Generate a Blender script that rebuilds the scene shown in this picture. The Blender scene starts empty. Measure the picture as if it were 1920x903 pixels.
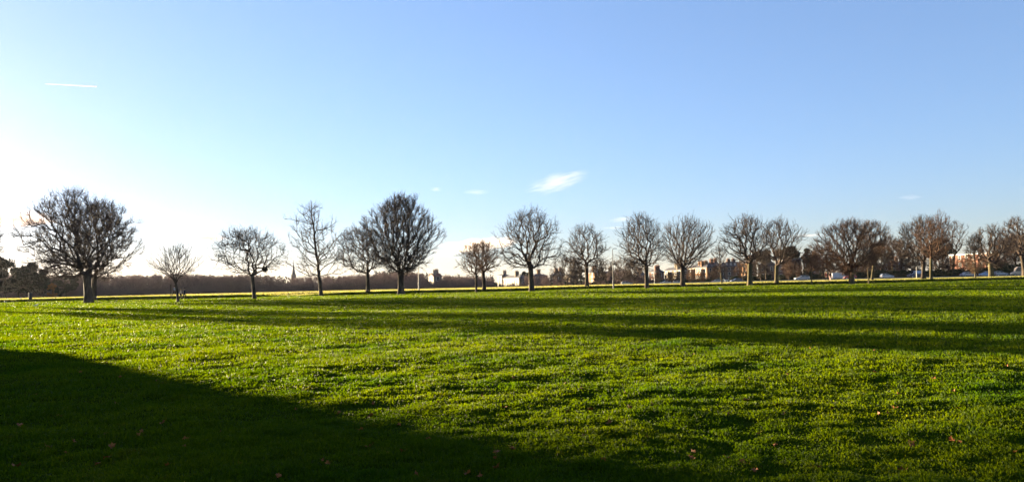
import bpy, bmesh, math, random
import numpy as np
from mathutils import Vector, Matrix
R = math.radians
scene = bpy.context.scene
col = scene.collection

# ------------------------------------------------------------------ camera
F = 1423.0                       # focal length in pixels of the 1920 px wide photo
CAM_H = 1.65
PITCH = 3.05
ROLL = -1.27
cam_d = bpy.data.cameras.new('camera'); cam = bpy.data.objects.new('camera', cam_d); col.objects.link(cam)
cam_d.lens = 36.0*F/1920; cam_d.sensor_width = 36; cam_d.sensor_fit = 'HORIZONTAL'
cam_d.clip_start = 0.1; cam_d.clip_end = 60000
CM = Matrix.Rotation(R(90+PITCH), 4, 'X') @ Matrix.Rotation(R(ROLL), 4, 'Z')
CM.translation = Vector((0, 0, CAM_H)); cam.matrix_world = CM
scene.camera = cam
scene.render.resolution_x = 1024; scene.render.resolution_y = 481

# ------------------------------------------------------------------ light
SUN_AZ, SUN_EL = -48.0, 6.0      # azimuth from +Y, clockwise positive
w = bpy.data.worlds.new("World"); scene.world = w; w.use_nodes = True
nt = w.node_tree; nt.nodes.clear()
sky = nt.nodes.new('ShaderNodeTexSky'); sky.sky_type = 'NISHITA'; sky.sun_disc = False
sky.sun_elevation = R(SUN_EL); sky.sun_rotation = R(SUN_AZ)
sky.altitude = 0; sky.air_density = 1.0; sky.dust_density = 0.3; sky.ozone_density = 4.0
bg = nt.nodes.new('ShaderNodeBackground'); bg.inputs['Strength'].default_value = 0.055
wo = nt.nodes.new('ShaderNodeOutputWorld')
gm = nt.nodes.new('ShaderNodeGamma'); gm.inputs[1].default_value = 0.70      # the camera's soft highlight response
wb = nt.nodes.new('ShaderNodeMix'); wb.data_type = 'RGBA'; wb.blend_type = 'MULTIPLY'; wb.inputs[0].default_value = 1; wb.inputs[7].default_value = (.93, .925, 1.10, 1)   # white balance
sa = nt.nodes.new('ShaderNodeHueSaturation'); sa.inputs['Saturation'].default_value = .9
nt.links.new(sky.outputs[0], gm.inputs[0]); nt.links.new(gm.outputs[0], sa.inputs['Color']); nt.links.new(sa.outputs[0], wb.inputs[6]); nt.links.new(wb.outputs[2], bg.inputs[0]); nt.links.new(bg.outputs[0], wo.inputs[0])
sd = bpy.data.lights.new('sun', 'SUN'); sd.energy = 5.0; sd.angle = R(0.55); sd.color = (1.0, 0.80, 0.52)
so = bpy.data.objects.new('sun', sd); col.objects.link(so)
sun_dir = Vector((math.sin(R(SUN_AZ))*math.cos(R(SUN_EL)), math.cos(R(SUN_AZ))*math.cos(R(SUN_EL)), math.sin(R(SUN_EL))))
so.rotation_euler = sun_dir.to_track_quat('Z', 'Y').to_euler(); so.location = sun_dir*400
vs = scene.view_settings
vs.view_transform = 'Standard'; vs.look = 'None'; vs.exposure = 3.05; vs.gamma = 1.0; vs.use_curve_mapping = False

# ------------------------------------------------------------------ helpers
def lin(c):
    return tuple(((v/255)/12.92 if v/255 <= .04045 else ((v/255+.055)/1.055)**2.4) for v in c)
def ray(px, py):
    d = Vector(((px-960)/F, -(py-451.5)/F, -1.0))
    return (CM.to_3x3() @ d)
def at_depth(px, py, Y):
    d = ray(px, py); t = Y/d.y
    return Vector((0, 0, CAM_H)) + d*t
def horizon(px): return 548.6-0.0222*px

_L = {}
def vnoise(x, y, seed=0):
    if seed not in _L: _L[seed] = np.random.RandomState(seed+11).rand(256, 256)
    g = _L[seed]
    xi = np.floor(x).astype(int); yi = np.floor(y).astype(int)
    fx = x-xi; fy = y-yi; fx = fx*fx*(3-2*fx); fy = fy*fy*(3-2*fy)
    a = g[xi & 255, yi & 255]; b = g[(xi+1) & 255, yi & 255]; c = g[xi & 255, (yi+1) & 255]; d = g[(xi+1) & 255, (yi+1) & 255]
    return (a*(1-fx)+b*fx)*(1-fy)+(c*(1-fx)+d*fx)*fy-0.5
def sstep(t):
    t = np.clip(t, 0, 1); return t*t*(3-2*t)
def edge_y(x): return 249-0.18*np.clip(x, 0, 190)
def bank_y(x): return 131+0.035*x+2.5*np.sin(x*0.045)+1.2*np.sin(x*0.13+1)
def H(x, y):
    x = np.asarray(x, float); y = np.asarray(y, float)
    d = np.hypot(x, y)
    near = 1/(1+(d/160)**2)
    z = 0.045*vnoise(x*0.42+3, y*0.42, 1)+0.035*vnoise(x*1.05, y*1.05+9, 2)+0.022*vnoise(x*2.4, y*2.4, 5)
    z = z*near*1.5
    z = z + 0.22*vnoise(x*0.055, y*0.055, 3)*sstep(d/60)*near*1.5
    by = bank_y(x)
    gap = 1-0.8*sstep(1-abs(x+38)/9)
    z = z + gap*0.42*sstep((y-by)/1.7)*(1-sstep((y-by-5)/100)) - gap*0.10*sstep((y-by+4)/4)*(1-sstep((y-by)/2))
    ey = edge_y(x)
    z = z - 0.75*sstep((y-ey)/16)*sstep((105-x)/50)
    return z
def Hs(x, y): return float(H(np.array([x]), np.array([y]))[0])
def ground(px, py):
    d = ray(px, py); h = 0.0
    for _ in range(12):
        t = (h-CAM_H)/d.z; p = Vector((0, 0, CAM_H))+d*t
        h = 0.6*h+0.4*Hs(p.x, p.y)
    return Vector((p.x, p.y, Hs(p.x, p.y)))

def tag(o, label=None, cat=None, group=None, kind=None):
    if label: o['label'] = label
    if cat: o['category'] = cat
    if group: o['group'] = group
    if kind: o['kind'] = kind
    return o
def empty(name, loc, rz=0, label=None, cat=None, group=None):
    o = bpy.data.objects.new(name, None); col.objects.link(o); o.location = loc; o.rotation_euler = (0, 0, rz)
    o.empty_display_size = 0.3
    return tag(o, label, cat, group)
def link(name, me, m=None, parent=None, smooth=False):
    o = bpy.data.objects.new(name, me); col.objects.link(o)
    if m is not None:
        for k in (m if isinstance(m, (list, tuple)) else [m]): me.materials.append(k)
    if parent: o.parent = parent
    if smooth: me.polygons.foreach_set('use_smooth', [True]*len(me.polygons))
    return o
def mesh_np(name, V, Fc, n, mats=None):
    """V (k,3); Fc (m,n) faces all with n corners"""
    me = bpy.data.meshes.new(name)
    V = np.ascontiguousarray(V, np.float32); Fc = np.ascontiguousarray(Fc, np.int32)
    me.vertices.add(len(V)); me.vertices.foreach_set('co', V.ravel())
    me.loops.add(Fc.size); me.loops.foreach_set('vertex_index', Fc.ravel())
    me.polygons.add(len(Fc)); me.polygons.foreach_set('loop_start', np.arange(0, Fc.size, n, dtype=np.int32))
    me.update(calc_edges=True)
    return me
class MB:
    def __init__(s): s.v = []; s.f = []; s.mi = []
    def add(s, vs_, fs_, mi=0):
        b = len(s.v); s.v += [tuple(q) for q in vs_]; s.f += [tuple(i+b for i in f) for f in fs_]; s.mi += [mi]*len(fs_); return s
    def box(s, x0, y0, z0, x1, y1, z1, mi=0):
        return s.add([(x0,y0,z0),(x1,y0,z0),(x1,y1,z0),(x0,y1,z0),(x0,y0,z1),(x1,y0,z1),(x1,y1,z1),(x0,y1,z1)],
                     [(0,3,2,1),(4,5,6,7),(0,1,5,4),(1,2,6,5),(2,3,7,6),(3,0,4,7)], mi)
    def tube(s, pts, rs, n=10, mi=0, cap=True):
        b = []; fs = []; vs_ = []
        for i, (p, r) in enumerate(zip(pts, rs)):
            p = Vector(p); q = Vector(pts[min(i+1, len(pts)-1)])-Vector(pts[max(i-1, 0)])
            q.normalize(); a = q.orthogonal().normalized() if abs(q.z) < .95 else Vector((1, 0, 0)); c = q.cross(a).normalized(); a = c.cross(q)
            for k in range(n):
                t = 2*math.pi*k/n; vs_.append(p+a*(r*math.cos(t))+c*(r*math.sin(t)))
        for i in range(len(pts)-1):
            for k in range(n): fs.append((i*n+k, i*n+(k+1) % n, (i+1)*n+(k+1) % n, (i+1)*n+k))
        if cap: fs.append(tuple(range(n-1, -1, -1))); fs.append(tuple((len(pts)-1)*n+k for k in range(n)))
        return s.add(vs_, fs, mi)
    def ball(s, c, r, nu=10, nv=7, mi=0, sc=(1,1,1)):
        vs_ = [(c[0], c[1], c[2]-r*sc[2])]; fs = []
        for j in range(1, nv):
            t = math.pi*j/nv-math.pi/2
            for i in range(nu):
                a = 2*math.pi*i/nu; vs_.append((c[0]+r*sc[0]*math.cos(t)*math.cos(a), c[1]+r*sc[1]*math.cos(t)*math.sin(a), c[2]+r*sc[2]*math.sin(t)))
        vs_.append((c[0], c[1], c[2]+r*sc[2])); L = len(vs_)-1
        for i in range(nu):
            fs.append((0, 1+(i+1) % nu, 1+i)); fs.append((L, L-nu+i, L-nu+(i+1) % nu))
        for j in range(nv-2):
            for i in range(nu):
                fs.append((1+j*nu+i, 1+j*nu+(i+1) % nu, 1+(j+1)*nu+(i+1) % nu, 1+(j+1)*nu+i))
        return s.add(vs_, fs, mi)
    def mesh(s, name):
        me = bpy.data.meshes.new(name); me.from_pydata(s.v, [], s.f); me.update()
        return me
    def build(s, name, m, parent=None, smooth=False):
        me = s.mesh(name); o = link(name, me, m, parent, smooth)
        if isinstance(m, (list, tuple)): me.polygons.foreach_set('material_index', s.mi)
        return o
def copy_tree(o, parent=None):
    kids = [c for c in bpy.data.objects if c.parent == o]
    c = o.copy(); col.objects.link(c)
    if parent: c.parent = parent
    for k in kids: copy_tree(k, c)
    return c

# ------------------------------------------------------------------ materials
def mat(name, base, rough=0.8, spec=0.3, metal=0.0):
    m = bpy.data.materials.new(name); m.use_nodes = True
    b = m.node_tree.nodes['Principled BSDF']
    b.inputs['Base Color'].default_value = (*base, 1); b.inputs['Roughness'].default_value = rough
    b.inputs['Specular IOR Level'].default_value = spec; b.inputs['Metallic'].default_value = metal
    return m
def noisy(name, c1, c2, scale=3.0, rough=0.85, spec=0.2, bump=0.0, detail=5, stretch=(1,1,1), coord='Object'):
    m = mat(name, c1, rough, spec); t = m.node_tree; b = t.nodes['Principled BSDF']
    tc = t.nodes.new('ShaderNodeTexCoord'); mp = t.nodes.new('ShaderNodeMapping'); mp.inputs['Scale'].default_value = stretch
    n = t.nodes.new('ShaderNodeTexNoise'); n.inputs['Scale'].default_value = scale; n.inputs['Detail'].default_value = detail
    r = t.nodes.new('ShaderNodeValToRGB'); r.color_ramp.elements[0].position = .35; r.color_ramp.elements[1].position = .68
    r.color_ramp.elements[0].color = (*c1, 1); r.color_ramp.elements[1].color = (*c2, 1)
    t.links.new(tc.outputs[coord], mp.inputs[0]); t.links.new(mp.outputs[0], n.inputs[0]); t.links.new(n.outputs[0], r.inputs[0]); t.links.new(r.outputs[0], b.inputs['Base Color'])
    if bump:
        bm = t.nodes.new('ShaderNodeBump'); bm.inputs['Strength'].default_value = bump; bm.inputs['Distance'].default_value = 0.05
        t.links.new(n.outputs[0], bm.inputs['Height']); t.links.new(bm.outputs[0], b.inputs['Normal'])
    return m
M = {}
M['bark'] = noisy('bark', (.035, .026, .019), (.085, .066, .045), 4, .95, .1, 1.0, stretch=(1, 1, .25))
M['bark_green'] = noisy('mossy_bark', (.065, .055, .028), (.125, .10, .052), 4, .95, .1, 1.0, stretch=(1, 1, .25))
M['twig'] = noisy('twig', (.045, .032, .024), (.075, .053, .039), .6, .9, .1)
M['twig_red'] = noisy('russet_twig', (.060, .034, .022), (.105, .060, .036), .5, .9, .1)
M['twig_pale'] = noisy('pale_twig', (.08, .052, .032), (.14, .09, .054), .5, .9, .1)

def grass_mat():
    m = bpy.data.materials.new('grass_blades'); m.use_nodes = True; t = m.node_tree; N = t.nodes; Lk = t.links
    N.clear()
    out = N.new('ShaderNodeOutputMaterial')
    geo = N.new('ShaderNodeNewGeometry'); at = N.new('ShaderNodeAttribute'); at.attribute_name = 'v'
    n1 = N.new('ShaderNodeTexNoise'); n1.inputs['Scale'].default_value = 0.35; n1.inputs['Detail'].default_value = 4; n1.inputs['Roughness'].default_value = .6
    Lk.new(geo.outputs['Position'], n1.inputs[0])
    r1 = N.new('ShaderNodeValToRGB'); e = r1.color_ramp.elements
    e[0].position = .33; e[0].color = (.016, .045, .0010, 1); e[1].position = .66; e[1].color = (.050, .074, .0012, 1)
    Lk.new(n1.outputs[0], r1.inputs[0])
    r2 = N.new('ShaderNodeValToRGB'); e = r2.color_ramp.elements
    e[0].position = 0; e[0].color = (.6, .75, .8, 1); e[1].position = .97; e[1].color = (1.25, 1.2, 1.0, 1)
    e2 = e.new(.985); e2.color = (1.6, 1.35, 1.5, 1)
    Lk.new(at.outputs['Fac'], r2.inputs[0])
    mx = N.new('ShaderNodeMix'); mx.data_type = 'RGBA'; mx.blend_type = 'MULTIPLY'; mx.inputs[0].default_value = 1
    Lk.new(r1.outputs[0], mx.inputs[6]); Lk.new(r2.outputs[0], mx.inputs[7])
    n2 = N.new('ShaderNodeTexNoise'); n2.inputs['Scale'].default_value = 1.1; n2.inputs['Detail'].default_value = 6; n2.inputs['Roughness'].default_value = .7
    Lk.new(geo.outputs['Position'], n2.inputs[0])
    r3 = N.new('ShaderNodeMapRange'); r3.inputs['From Min'].default_value = .60; r3.inputs['From Max'].default_value = .74; r3.inputs['To Max'].default_value = .65; Lk.new(n2.outputs[0], r3.inputs['Value'])
    m2 = N.new('ShaderNodeMix'); m2.data_type = 'RGBA'; m2.inputs[7].default_value = (.055, .034, .010, 1); Lk.new(r3.outputs[0], m2.inputs[0]); Lk.new(mx.outputs[2], m2.inputs[6])
    sp = N.new('ShaderNodeSeparateXYZ'); Lk.new(geo.outputs['Position'], sp.inputs[0])
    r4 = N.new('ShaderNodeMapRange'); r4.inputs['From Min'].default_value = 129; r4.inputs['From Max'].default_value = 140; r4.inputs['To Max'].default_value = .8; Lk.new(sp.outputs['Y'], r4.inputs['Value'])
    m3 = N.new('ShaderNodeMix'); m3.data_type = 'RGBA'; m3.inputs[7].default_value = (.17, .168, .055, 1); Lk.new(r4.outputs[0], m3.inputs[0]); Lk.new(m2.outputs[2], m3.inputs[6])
    mx = m3
    p = N.new('ShaderNodeBsdfPrincipled'); p.inputs['Roughness'].default_value = .55; p.inputs['Specular IOR Level'].default_value = .06
    tr = N.new('ShaderNodeBsdfTranslucent')
    hs = N.new('ShaderNodeHueSaturation'); hs.inputs['Value'].default_value = 2.1; hs.inputs['Hue'].default_value = .475; hs.inputs['Saturation'].default_value = 1.08
    Lk.new(mx.outputs[2], p.inputs['Base Color']); Lk.new(mx.outputs[2], hs.inputs['Color']); Lk.new(hs.outputs[0], tr.inputs[0])
    ms = N.new('ShaderNodeMixShader'); ms.inputs[0].default_value = .5
    Lk.new(p.outputs[0], ms.inputs[1]); Lk.new(tr.outputs[0], ms.inputs[2]); Lk.new(ms.outputs[0], out.inputs[0])
    return m
M['grass'] = grass_mat()
M['lawn'] = noisy('lawn_turf', (.018, .028, .003), (.038, .050, .004), 1.3, 1.0, .0, .4, coord='Object')
M['asphalt'] = noisy('asphalt', (.045, .045, .047), (.07, .068, .065), 2, .9, .2)
M['paving'] = noisy('paving', (.33, .31, .27), (.42, .39, .34), 3, .85, .2)
M['white_paint'] = mat('white_paint', (.75, .75, .72), .6)

# ------------------------------------------------------------------ ground sheet
def axis(lo, hi, near, n):
    a = math.asinh(lo/near); b = math.asinh(hi/near)
    return np.sinh(np.linspace(a, b, n))*near
xs = axis(-3000, 3000, 9, 600)
ys = np.concatenate([-axis(0, 400, 4, 30)[::-1][:-1]-0.0, axis(0, 3000, 9, 500)])
ys = np.unique(np.concatenate([ys, np.arange(122, 142, .35), np.arange(215, 268, 1.0)]))
X, Y = np.meshgrid(xs, ys)
Z = H(X, Y)
V = np.stack([X.ravel(), Y.ravel(), Z.ravel()], 1)
nx, ny = len(xs), len(ys)
i = np.arange(nx-1)[None, :]+nx*np.arange(ny-1)[:, None]; i = i.ravel()
Fc = np.stack([i, i+1, i+1+nx, i+nx], 1)
g = link('ground', mesh_np('ground', V, Fc, 4), M['lawn'], smooth=True); tag(g, 'wide flat park lawn stretching to the far trees', 'ground', kind='structure')

# blades of grass: one counted-by-nobody object
def build_grass():
    rs = np.random.RandomState(7)
    N = 1500000
    u0, u1 = 260**-0.5, 3.6**-0.5
    u = u0+(u1-u0)*rs.rand(N); d = u**-2
    th = R(43)*(rs.rand(N)*2-1)
    x = d*np.sin(th); y = d*np.cos(th)
    cl = vnoise(x*3.1, y*3.1, 21)+0.6*vnoise(x*7.3, y*7.3, 22)+0.7*vnoise(x*.9, y*.9, 23)
    keep = rs.rand(N) < np.where(d < 40, np.clip(.78+1.0*cl, .42, 1), 1)
    x, y, d, cl = x[keep], y[keep], d[keep], cl[keep]; N = len(x)
    z = H(x, y)-.006
    hs = (0.030+0.030*rs.rand(N))*(1+0.9*np.clip(cl, -.6, .8)*(d < 60))*(1+np.clip(d/70, 0, 1.2))
    wd = (0.0016+0.0016*rs.rand(N))*(1+d/4.2)
    a = rs.rand(N)*2*np.pi
    lean = (rs.rand(N)**1.2)*0.95
    la = rs.rand(N)*2*np.pi
    dx, dy = np.cos(la)*np.sin(lean), np.sin(la)*np.sin(lean); dz = np.cos(lean)
    sx, sy = np.cos(a)*wd, np.sin(a)*wd
    near = d < 16
    v = rs.rand(N)
    out_v = []; out_a = []
    # far: one triangle
    f = ~near
    P = np.stack([x, y, z], 1)
    S = np.stack([sx, sy, np.zeros(N)], 1); D = np.stack([dx, dy, dz], 1)
    A0 = P-S; A1 = P+S; T = P+D*hs[:, None]
    far_v = np.stack([A0[f], A1[f], T[f]], 1).reshape(-1, 3)
    far_f = np.arange(len(far_v)).reshape(-1, 3)
    # near: two bent segments as three triangles
    q = near
    hh = hs[q][:, None]
    Mid = P[q]+D[q]*hh*.55+np.array([0, 0, 1])*hh*.12
    Tip = Mid+(D[q]*np.array([1.5, 1.5, .45]))*hh*.55
    nv = np.stack([A0[q], A1[q], Mid-S[q]*.75, Mid+S[q]*.75, Tip], 1).reshape(-1, 3)
    b = np.arange(q.sum())*5+len(far_v)
    nf = np.concatenate([np.stack([b, b+1, b+3], 1), np.stack([b, b+3, b+2], 1), np.stack([b+2, b+3, b+4], 1)])
    V = np.concatenate([far_v, nv]); Fc = np.concatenate([far_f, nf])
    me = mesh_np('grass', V, Fc, 3)
    at = me.attributes.new('v', 'FLOAT', 'POINT')
    at.data.foreach_set('value', np.concatenate([np.repeat(v[f], 3), np.repeat(v[q], 5)]).astype(np.float32))
    o = link('grass', me, M['grass'])
    tag(o, 'short green grass of the park lawn', 'grass', kind='stuff')
build_grass()

# ------------------------------------------------------------------ bare trees
def prisms(P0, P1, R0, R1, n):
    """vectorised tapered prisms"""
    D = P1-P0; L = np.linalg.norm(D, axis=1, keepdims=True)+1e-9; D = D/L
    ref = np.where(np.abs(D[:, 2:3]) > .9, np.array([[1., 0, 0]]), np.array([[0., 0, 1.]]))
    A = np.cross(D, ref); A /= np.linalg.norm(A, axis=1, keepdims=True)+1e-9; B = np.cross(D, A)
    vs_ = []
    for P, Rr in ((P0, R0), (P1, R1)):
        for k in range(n):
            t = 2*math.pi*k/n; vs_.append(P+(A*math.cos(t)+B*math.sin(t))*Rr[:, None])
    V = np.stack(vs_, 1)                         # (m, 2n, 3)
    m = len(P0); b = np.arange(m)[:, None]*2*n
    fs = [np.concatenate([b+k, b+(k+1) % n, b+n+(k+1) % n, b+n+k], 1) for k in range(n)]
    return V.reshape(-1, 3), np.concatenate(fs)
def merge(parts):
    V = []; Fc = []; b = 0
    for v, f in parts: V.append(v); Fc.append(f+b); b += len(v)
    return np.concatenate(V), np.concatenate(Fc)
def nrm(a): return a/(np.linalg.norm(a, axis=1, keepdims=True)+1e-9)

def skeleton(seed, N, fork, cz, top, zb, zw, Rx, Ry, cx, cy, wgt=.35, warp=.0, leader=0.0, shell=.5, jit=.07, droop=0.0):
    """fork, top: points; zw widest height; cx,cy crown centre; returns pos, parent, plen, dir"""
    rs = np.random.RandomState(seed)
    pts = []
    while len(pts) < N:
        z = rs.uniform(zb, top[2], 400)
        t = np.where(z > zw, (z-zw)/(top[2]-zw), (zw-z)/max(zw-zb, .1))
        rad = np.sqrt(np.clip(1-np.abs(t)**2.1, 0, 1))
        rr = rs.rand(400)**shell*rad*(rs.rand(400) < rad+.15)
        th = rs.rand(400)*2*np.pi
        lump = (1+.17*np.sin(th*2+seed+z*.35)+.17*np.sin(th*5+seed*2+z*1.3))*(1+.18*(rs.rand(400) < .06))
        k = np.clip((z-zw)/(top[2]-zw), 0, 1)**1.5
        x = cx*(1-k)+top[0]*k+rr*Rx*np.cos(th)*lump; y = cy*(1-k)+top[1]*k+rr*Ry*np.sin(th)*lump
        z = z+rs.randn(400)*.25
        ok = rr > .02
        pts += list(zip(x[ok], y[ok], z[ok]))
    pts = np.array(pts[:N])
    Rm = (Rx+Ry)/2
    if warp: 
        r2 = ((pts[:, 0]-fork[0])**2+(pts[:, 1]-fork[1])**2)/Rm**2
        pts[:, 2] -= warp*np.minimum(r2, 1.6)
    pos = np.zeros((N*5+40, 3)); par = np.full(N*5+40, -1); pl = np.zeros(N*5+40); dr = np.zeros((N*5+40, 3))
    pos[0] = fork; dr[0] = (0, 0, 1); n = 1
    if leader > 0:
        Hh = (top[2]-fork[2])*leader; k = max(3, int(Hh/.6))
        for q in range(1, k+1):
            tt = q/k
            p = np.array([fork[0]+(top[0]-fork[0])*tt*leader+rs.randn()*.06, fork[1]+rs.randn()*.06, fork[2]+Hh*tt])
            pos[n] = p; par[n] = n-1; dr[n] = nrm((p-pos[n-1])[None])[0]; pl[n] = pl[n-1]+np.linalg.norm(p-pos[n-1])*.6; n += 1
    order = np.argsort(np.linalg.norm(pts-np.array(fork), axis=1)*(1+.15*rs.rand(N)))
    f0 = np.array(fork)
    for p in pts[order]:
        dv = p-pos[:n]; d = np.linalg.norm(dv, axis=1)+1e-6
        al = (dv*dr[:n]).sum(1)/d
        cost = d*(1+.55*np.clip(.55-al, 0, 2))+wgt*pl[:n]
        j = int(np.argmin(cost)); L = d[j]
        if L < .12: continue
        k = max(1, min(4, int(L/.75)))
        c = pos[j]+dr[j]*L*.42; prev = j
        for q in range(1, k+1):
            t = q/k
            a = (1-t)**2*pos[j]+2*t*(1-t)*c+t*t*p
            if q < k: a = a+rs.randn(3)*jit*L*.6
            pos[n] = a; par[n] = prev; dr[n] = nrm((a-pos[prev])[None])[0]; pl[n] = pl[prev]+np.linalg.norm(a-pos[prev]); prev = n; n += 1
    pos = pos[:n]; par = par[:n]
    if warp:
        r2 = ((pos[:, 0]-fork[0])**2+(pos[:, 1]-fork[1])**2)/Rm**2
        pos[:, 2] += warp*np.minimum(r2, 1.6)
    cnt = np.zeros(n); has = np.zeros(n, bool); has[par[1:]] = True
    cnt[~has] = 1
    for q in range(n-1, 0, -1): cnt[par[q]] += cnt[q]
    return pos, par, cnt, rs

def crown_arrays(pos, par, cnt, rs, tr, centre, twl=.8, twn=3, twr=.017, pw=2.2, up=.35, rnd=.75, spread=.6, sub=2, rmin=.018):
    rad = np.maximum(tr*(cnt/cnt[0])**(1/pw), rmin)
    q = np.arange(1, len(pos)); p = par[q]
    r0 = np.minimum(rad[p], rad[q]*1.35); r1 = rad[q]
    P0 = pos[p]; P1 = pos[q]; D = nrm(P1-P0); P1x = P1+D*(r1*.35)[:, None]
    parts = []
    big = r0 > .07
    if big.any(): parts.append(prisms(P0[big]-D[big]*(r0[big]*.3)[:, None], P1x[big], r0[big], r1[big], 8))
    if (~big).any(): parts.append(prisms(P0[~big], P1x[~big], r0[~big], r1[~big], 4))
    fine = cnt[q] <= 5
    b0 = P0[fine]; b1 = P1[fine]; dd = D[fine]
    m = len(b0)
    if m and twn:
        idx = np.repeat(np.arange(m), twn); t = rs.rand(len(idx), 1)
        tip = (cnt[q][fine] == 1)[idx]; t[tip] = t[tip]**.5
        B = b0[idx]*(1-t)+b1[idx]*t
        outw = nrm(B-np.array(centre))
        dirs = nrm(dd[idx]*.75+outw*spread+np.array([0, 0, up])+nrm(rs.randn(len(idx), 3))*rnd)
        L = twl*(.45+.75*rs.rand(len(idx), 1))
        Mi = B+dirs*L*.5
        d2 = nrm(dirs+nrm(rs.randn(len(idx), 3))*.4+np.array([0, 0, up*.5])); Ti = Mi+d2*L*.55
        w0 = np.full(len(B), twr*1.25); w1 = np.full(len(B), twr*.95); w2 = np.full(len(B), twr*.55)
        parts.append(prisms(B, Mi, w0, w1, 3)); parts.append(prisms(Mi, Ti, w1, w2, 3))
        for k in range(sub):
            s = B+(Mi-B)*rs.uniform(.3, 1, (len(B), 1)) if k % 2 else Mi+(Ti-Mi)*rs.uniform(0, .8, (len(B), 1))
            ds = nrm(dirs*.7+nrm(rs.randn(len(B), 3))*.9+np.array([0, 0, up*.6]))
            parts.append(prisms(s, s+ds*L*rs.uniform(.3, .6, (len(B), 1)), w1, w2, 3))
    return merge(parts)

def trunk_mesh(rad, fork, rs, flare=1.4, n=16):
    zt = fork[2]; vs_ = []; fs = []
    lv = [-.35, 0, .12, .3, .6, 1.1]+list(np.linspace(1.6, zt-.25, max(2, int(zt/1.0)))) if zt > 2.2 else [-.3, 0, .1, .25, .5, zt*.6, zt-.1]
    lv = lv+[zt+.05]
    ph = rs.rand(3)*6
    for z in lv:
        t = max(0, z/zt); r = rad*(1+(flare-1)*math.exp(-max(z, 0)/(.45*max(rad, .15)/.35)))*(1.06-.10*t)
        if t > .85: r *= 1+.12*(t-.85)/.15
        for k in range(n):
            a = 2*math.pi*k/n
            lob = 1+.10*math.exp(-max(z, 0)/.7)*math.cos(5*a+ph[0])+.035*math.cos(3*a+ph[1]+z)+.03*math.cos(7*a+ph[2]-z*1.3)
            vs_.append((fork[0]*t**1.2+r*lob*math.cos(a), fork[1]*t**1.2+r*lob*math.sin(a), z))
    for j in range(len(lv)-1):
        for k in range(n): fs.append((j*n+k, j*n+(k+1) % n, (j+1)*n+(k+1) % n, (j+1)*n+k))
    fs.append(tuple((len(lv)-1)*n+k for k in range(n)))
    me = bpy.data.meshes.new('trunk'); me.from_pydata(vs_, [], fs); me.update()
    return me

def tree(label, bx, by, tx, ty, lx, rx, wy, fx, fy, by_crown, tw, seed, N=700, name='bare_tree', group=None, twig='twig', bark='bark',
         base=None, D=None, depth=1.0, cat='tree', dyo=0, **kw):
    """everything in photo pixels: base, top, crown left/right, widest row, fork, crown bottom row, trunk width"""
    if base is None: base = ground(bx, by)
    mpp = base.y/F
    def off(px, py): return ((px-bx)+.0222*(by-py))*mpp, (by-py)*mpp
    topx, topz = off(tx, ty); l, wz = off(lx, wy); r, _ = off(rx, wy); fkx, fkz = off(fx, fy); _, zb = off(bx, by_crown)
    Rx = (r-l)/2*.99; cx = (l+r)/2
    sk = {k: kw.pop(k) for k in list(kw) if k in ('wgt', 'warp', 'leader', 'shell', 'jit')}
    fork = (fkx, 0.0, fkz)
    pos, par, cnt, rs = skeleton(seed, int(N*.88), fork, 0, (topx, 0, topz*.97), zb, wz, Rx, Rx*depth, cx, dyo, **sk)
    tr = tw*mpp/2*.84
    V, Fc = crown_arrays(pos, par, cnt, rs, tr*1.0, (cx, 0, (zb+wz)/2), **kw)
    t = empty(name, base, 0, label, cat, group)
    link('trunk', trunk_mesh(tr, fork, rs), M[bark], t, smooth=True)
    link('crown', mesh_np('crown', V, Fc, 4), M[twig], t)
    return t
ROW = 'bare trees along the park bank'
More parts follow.
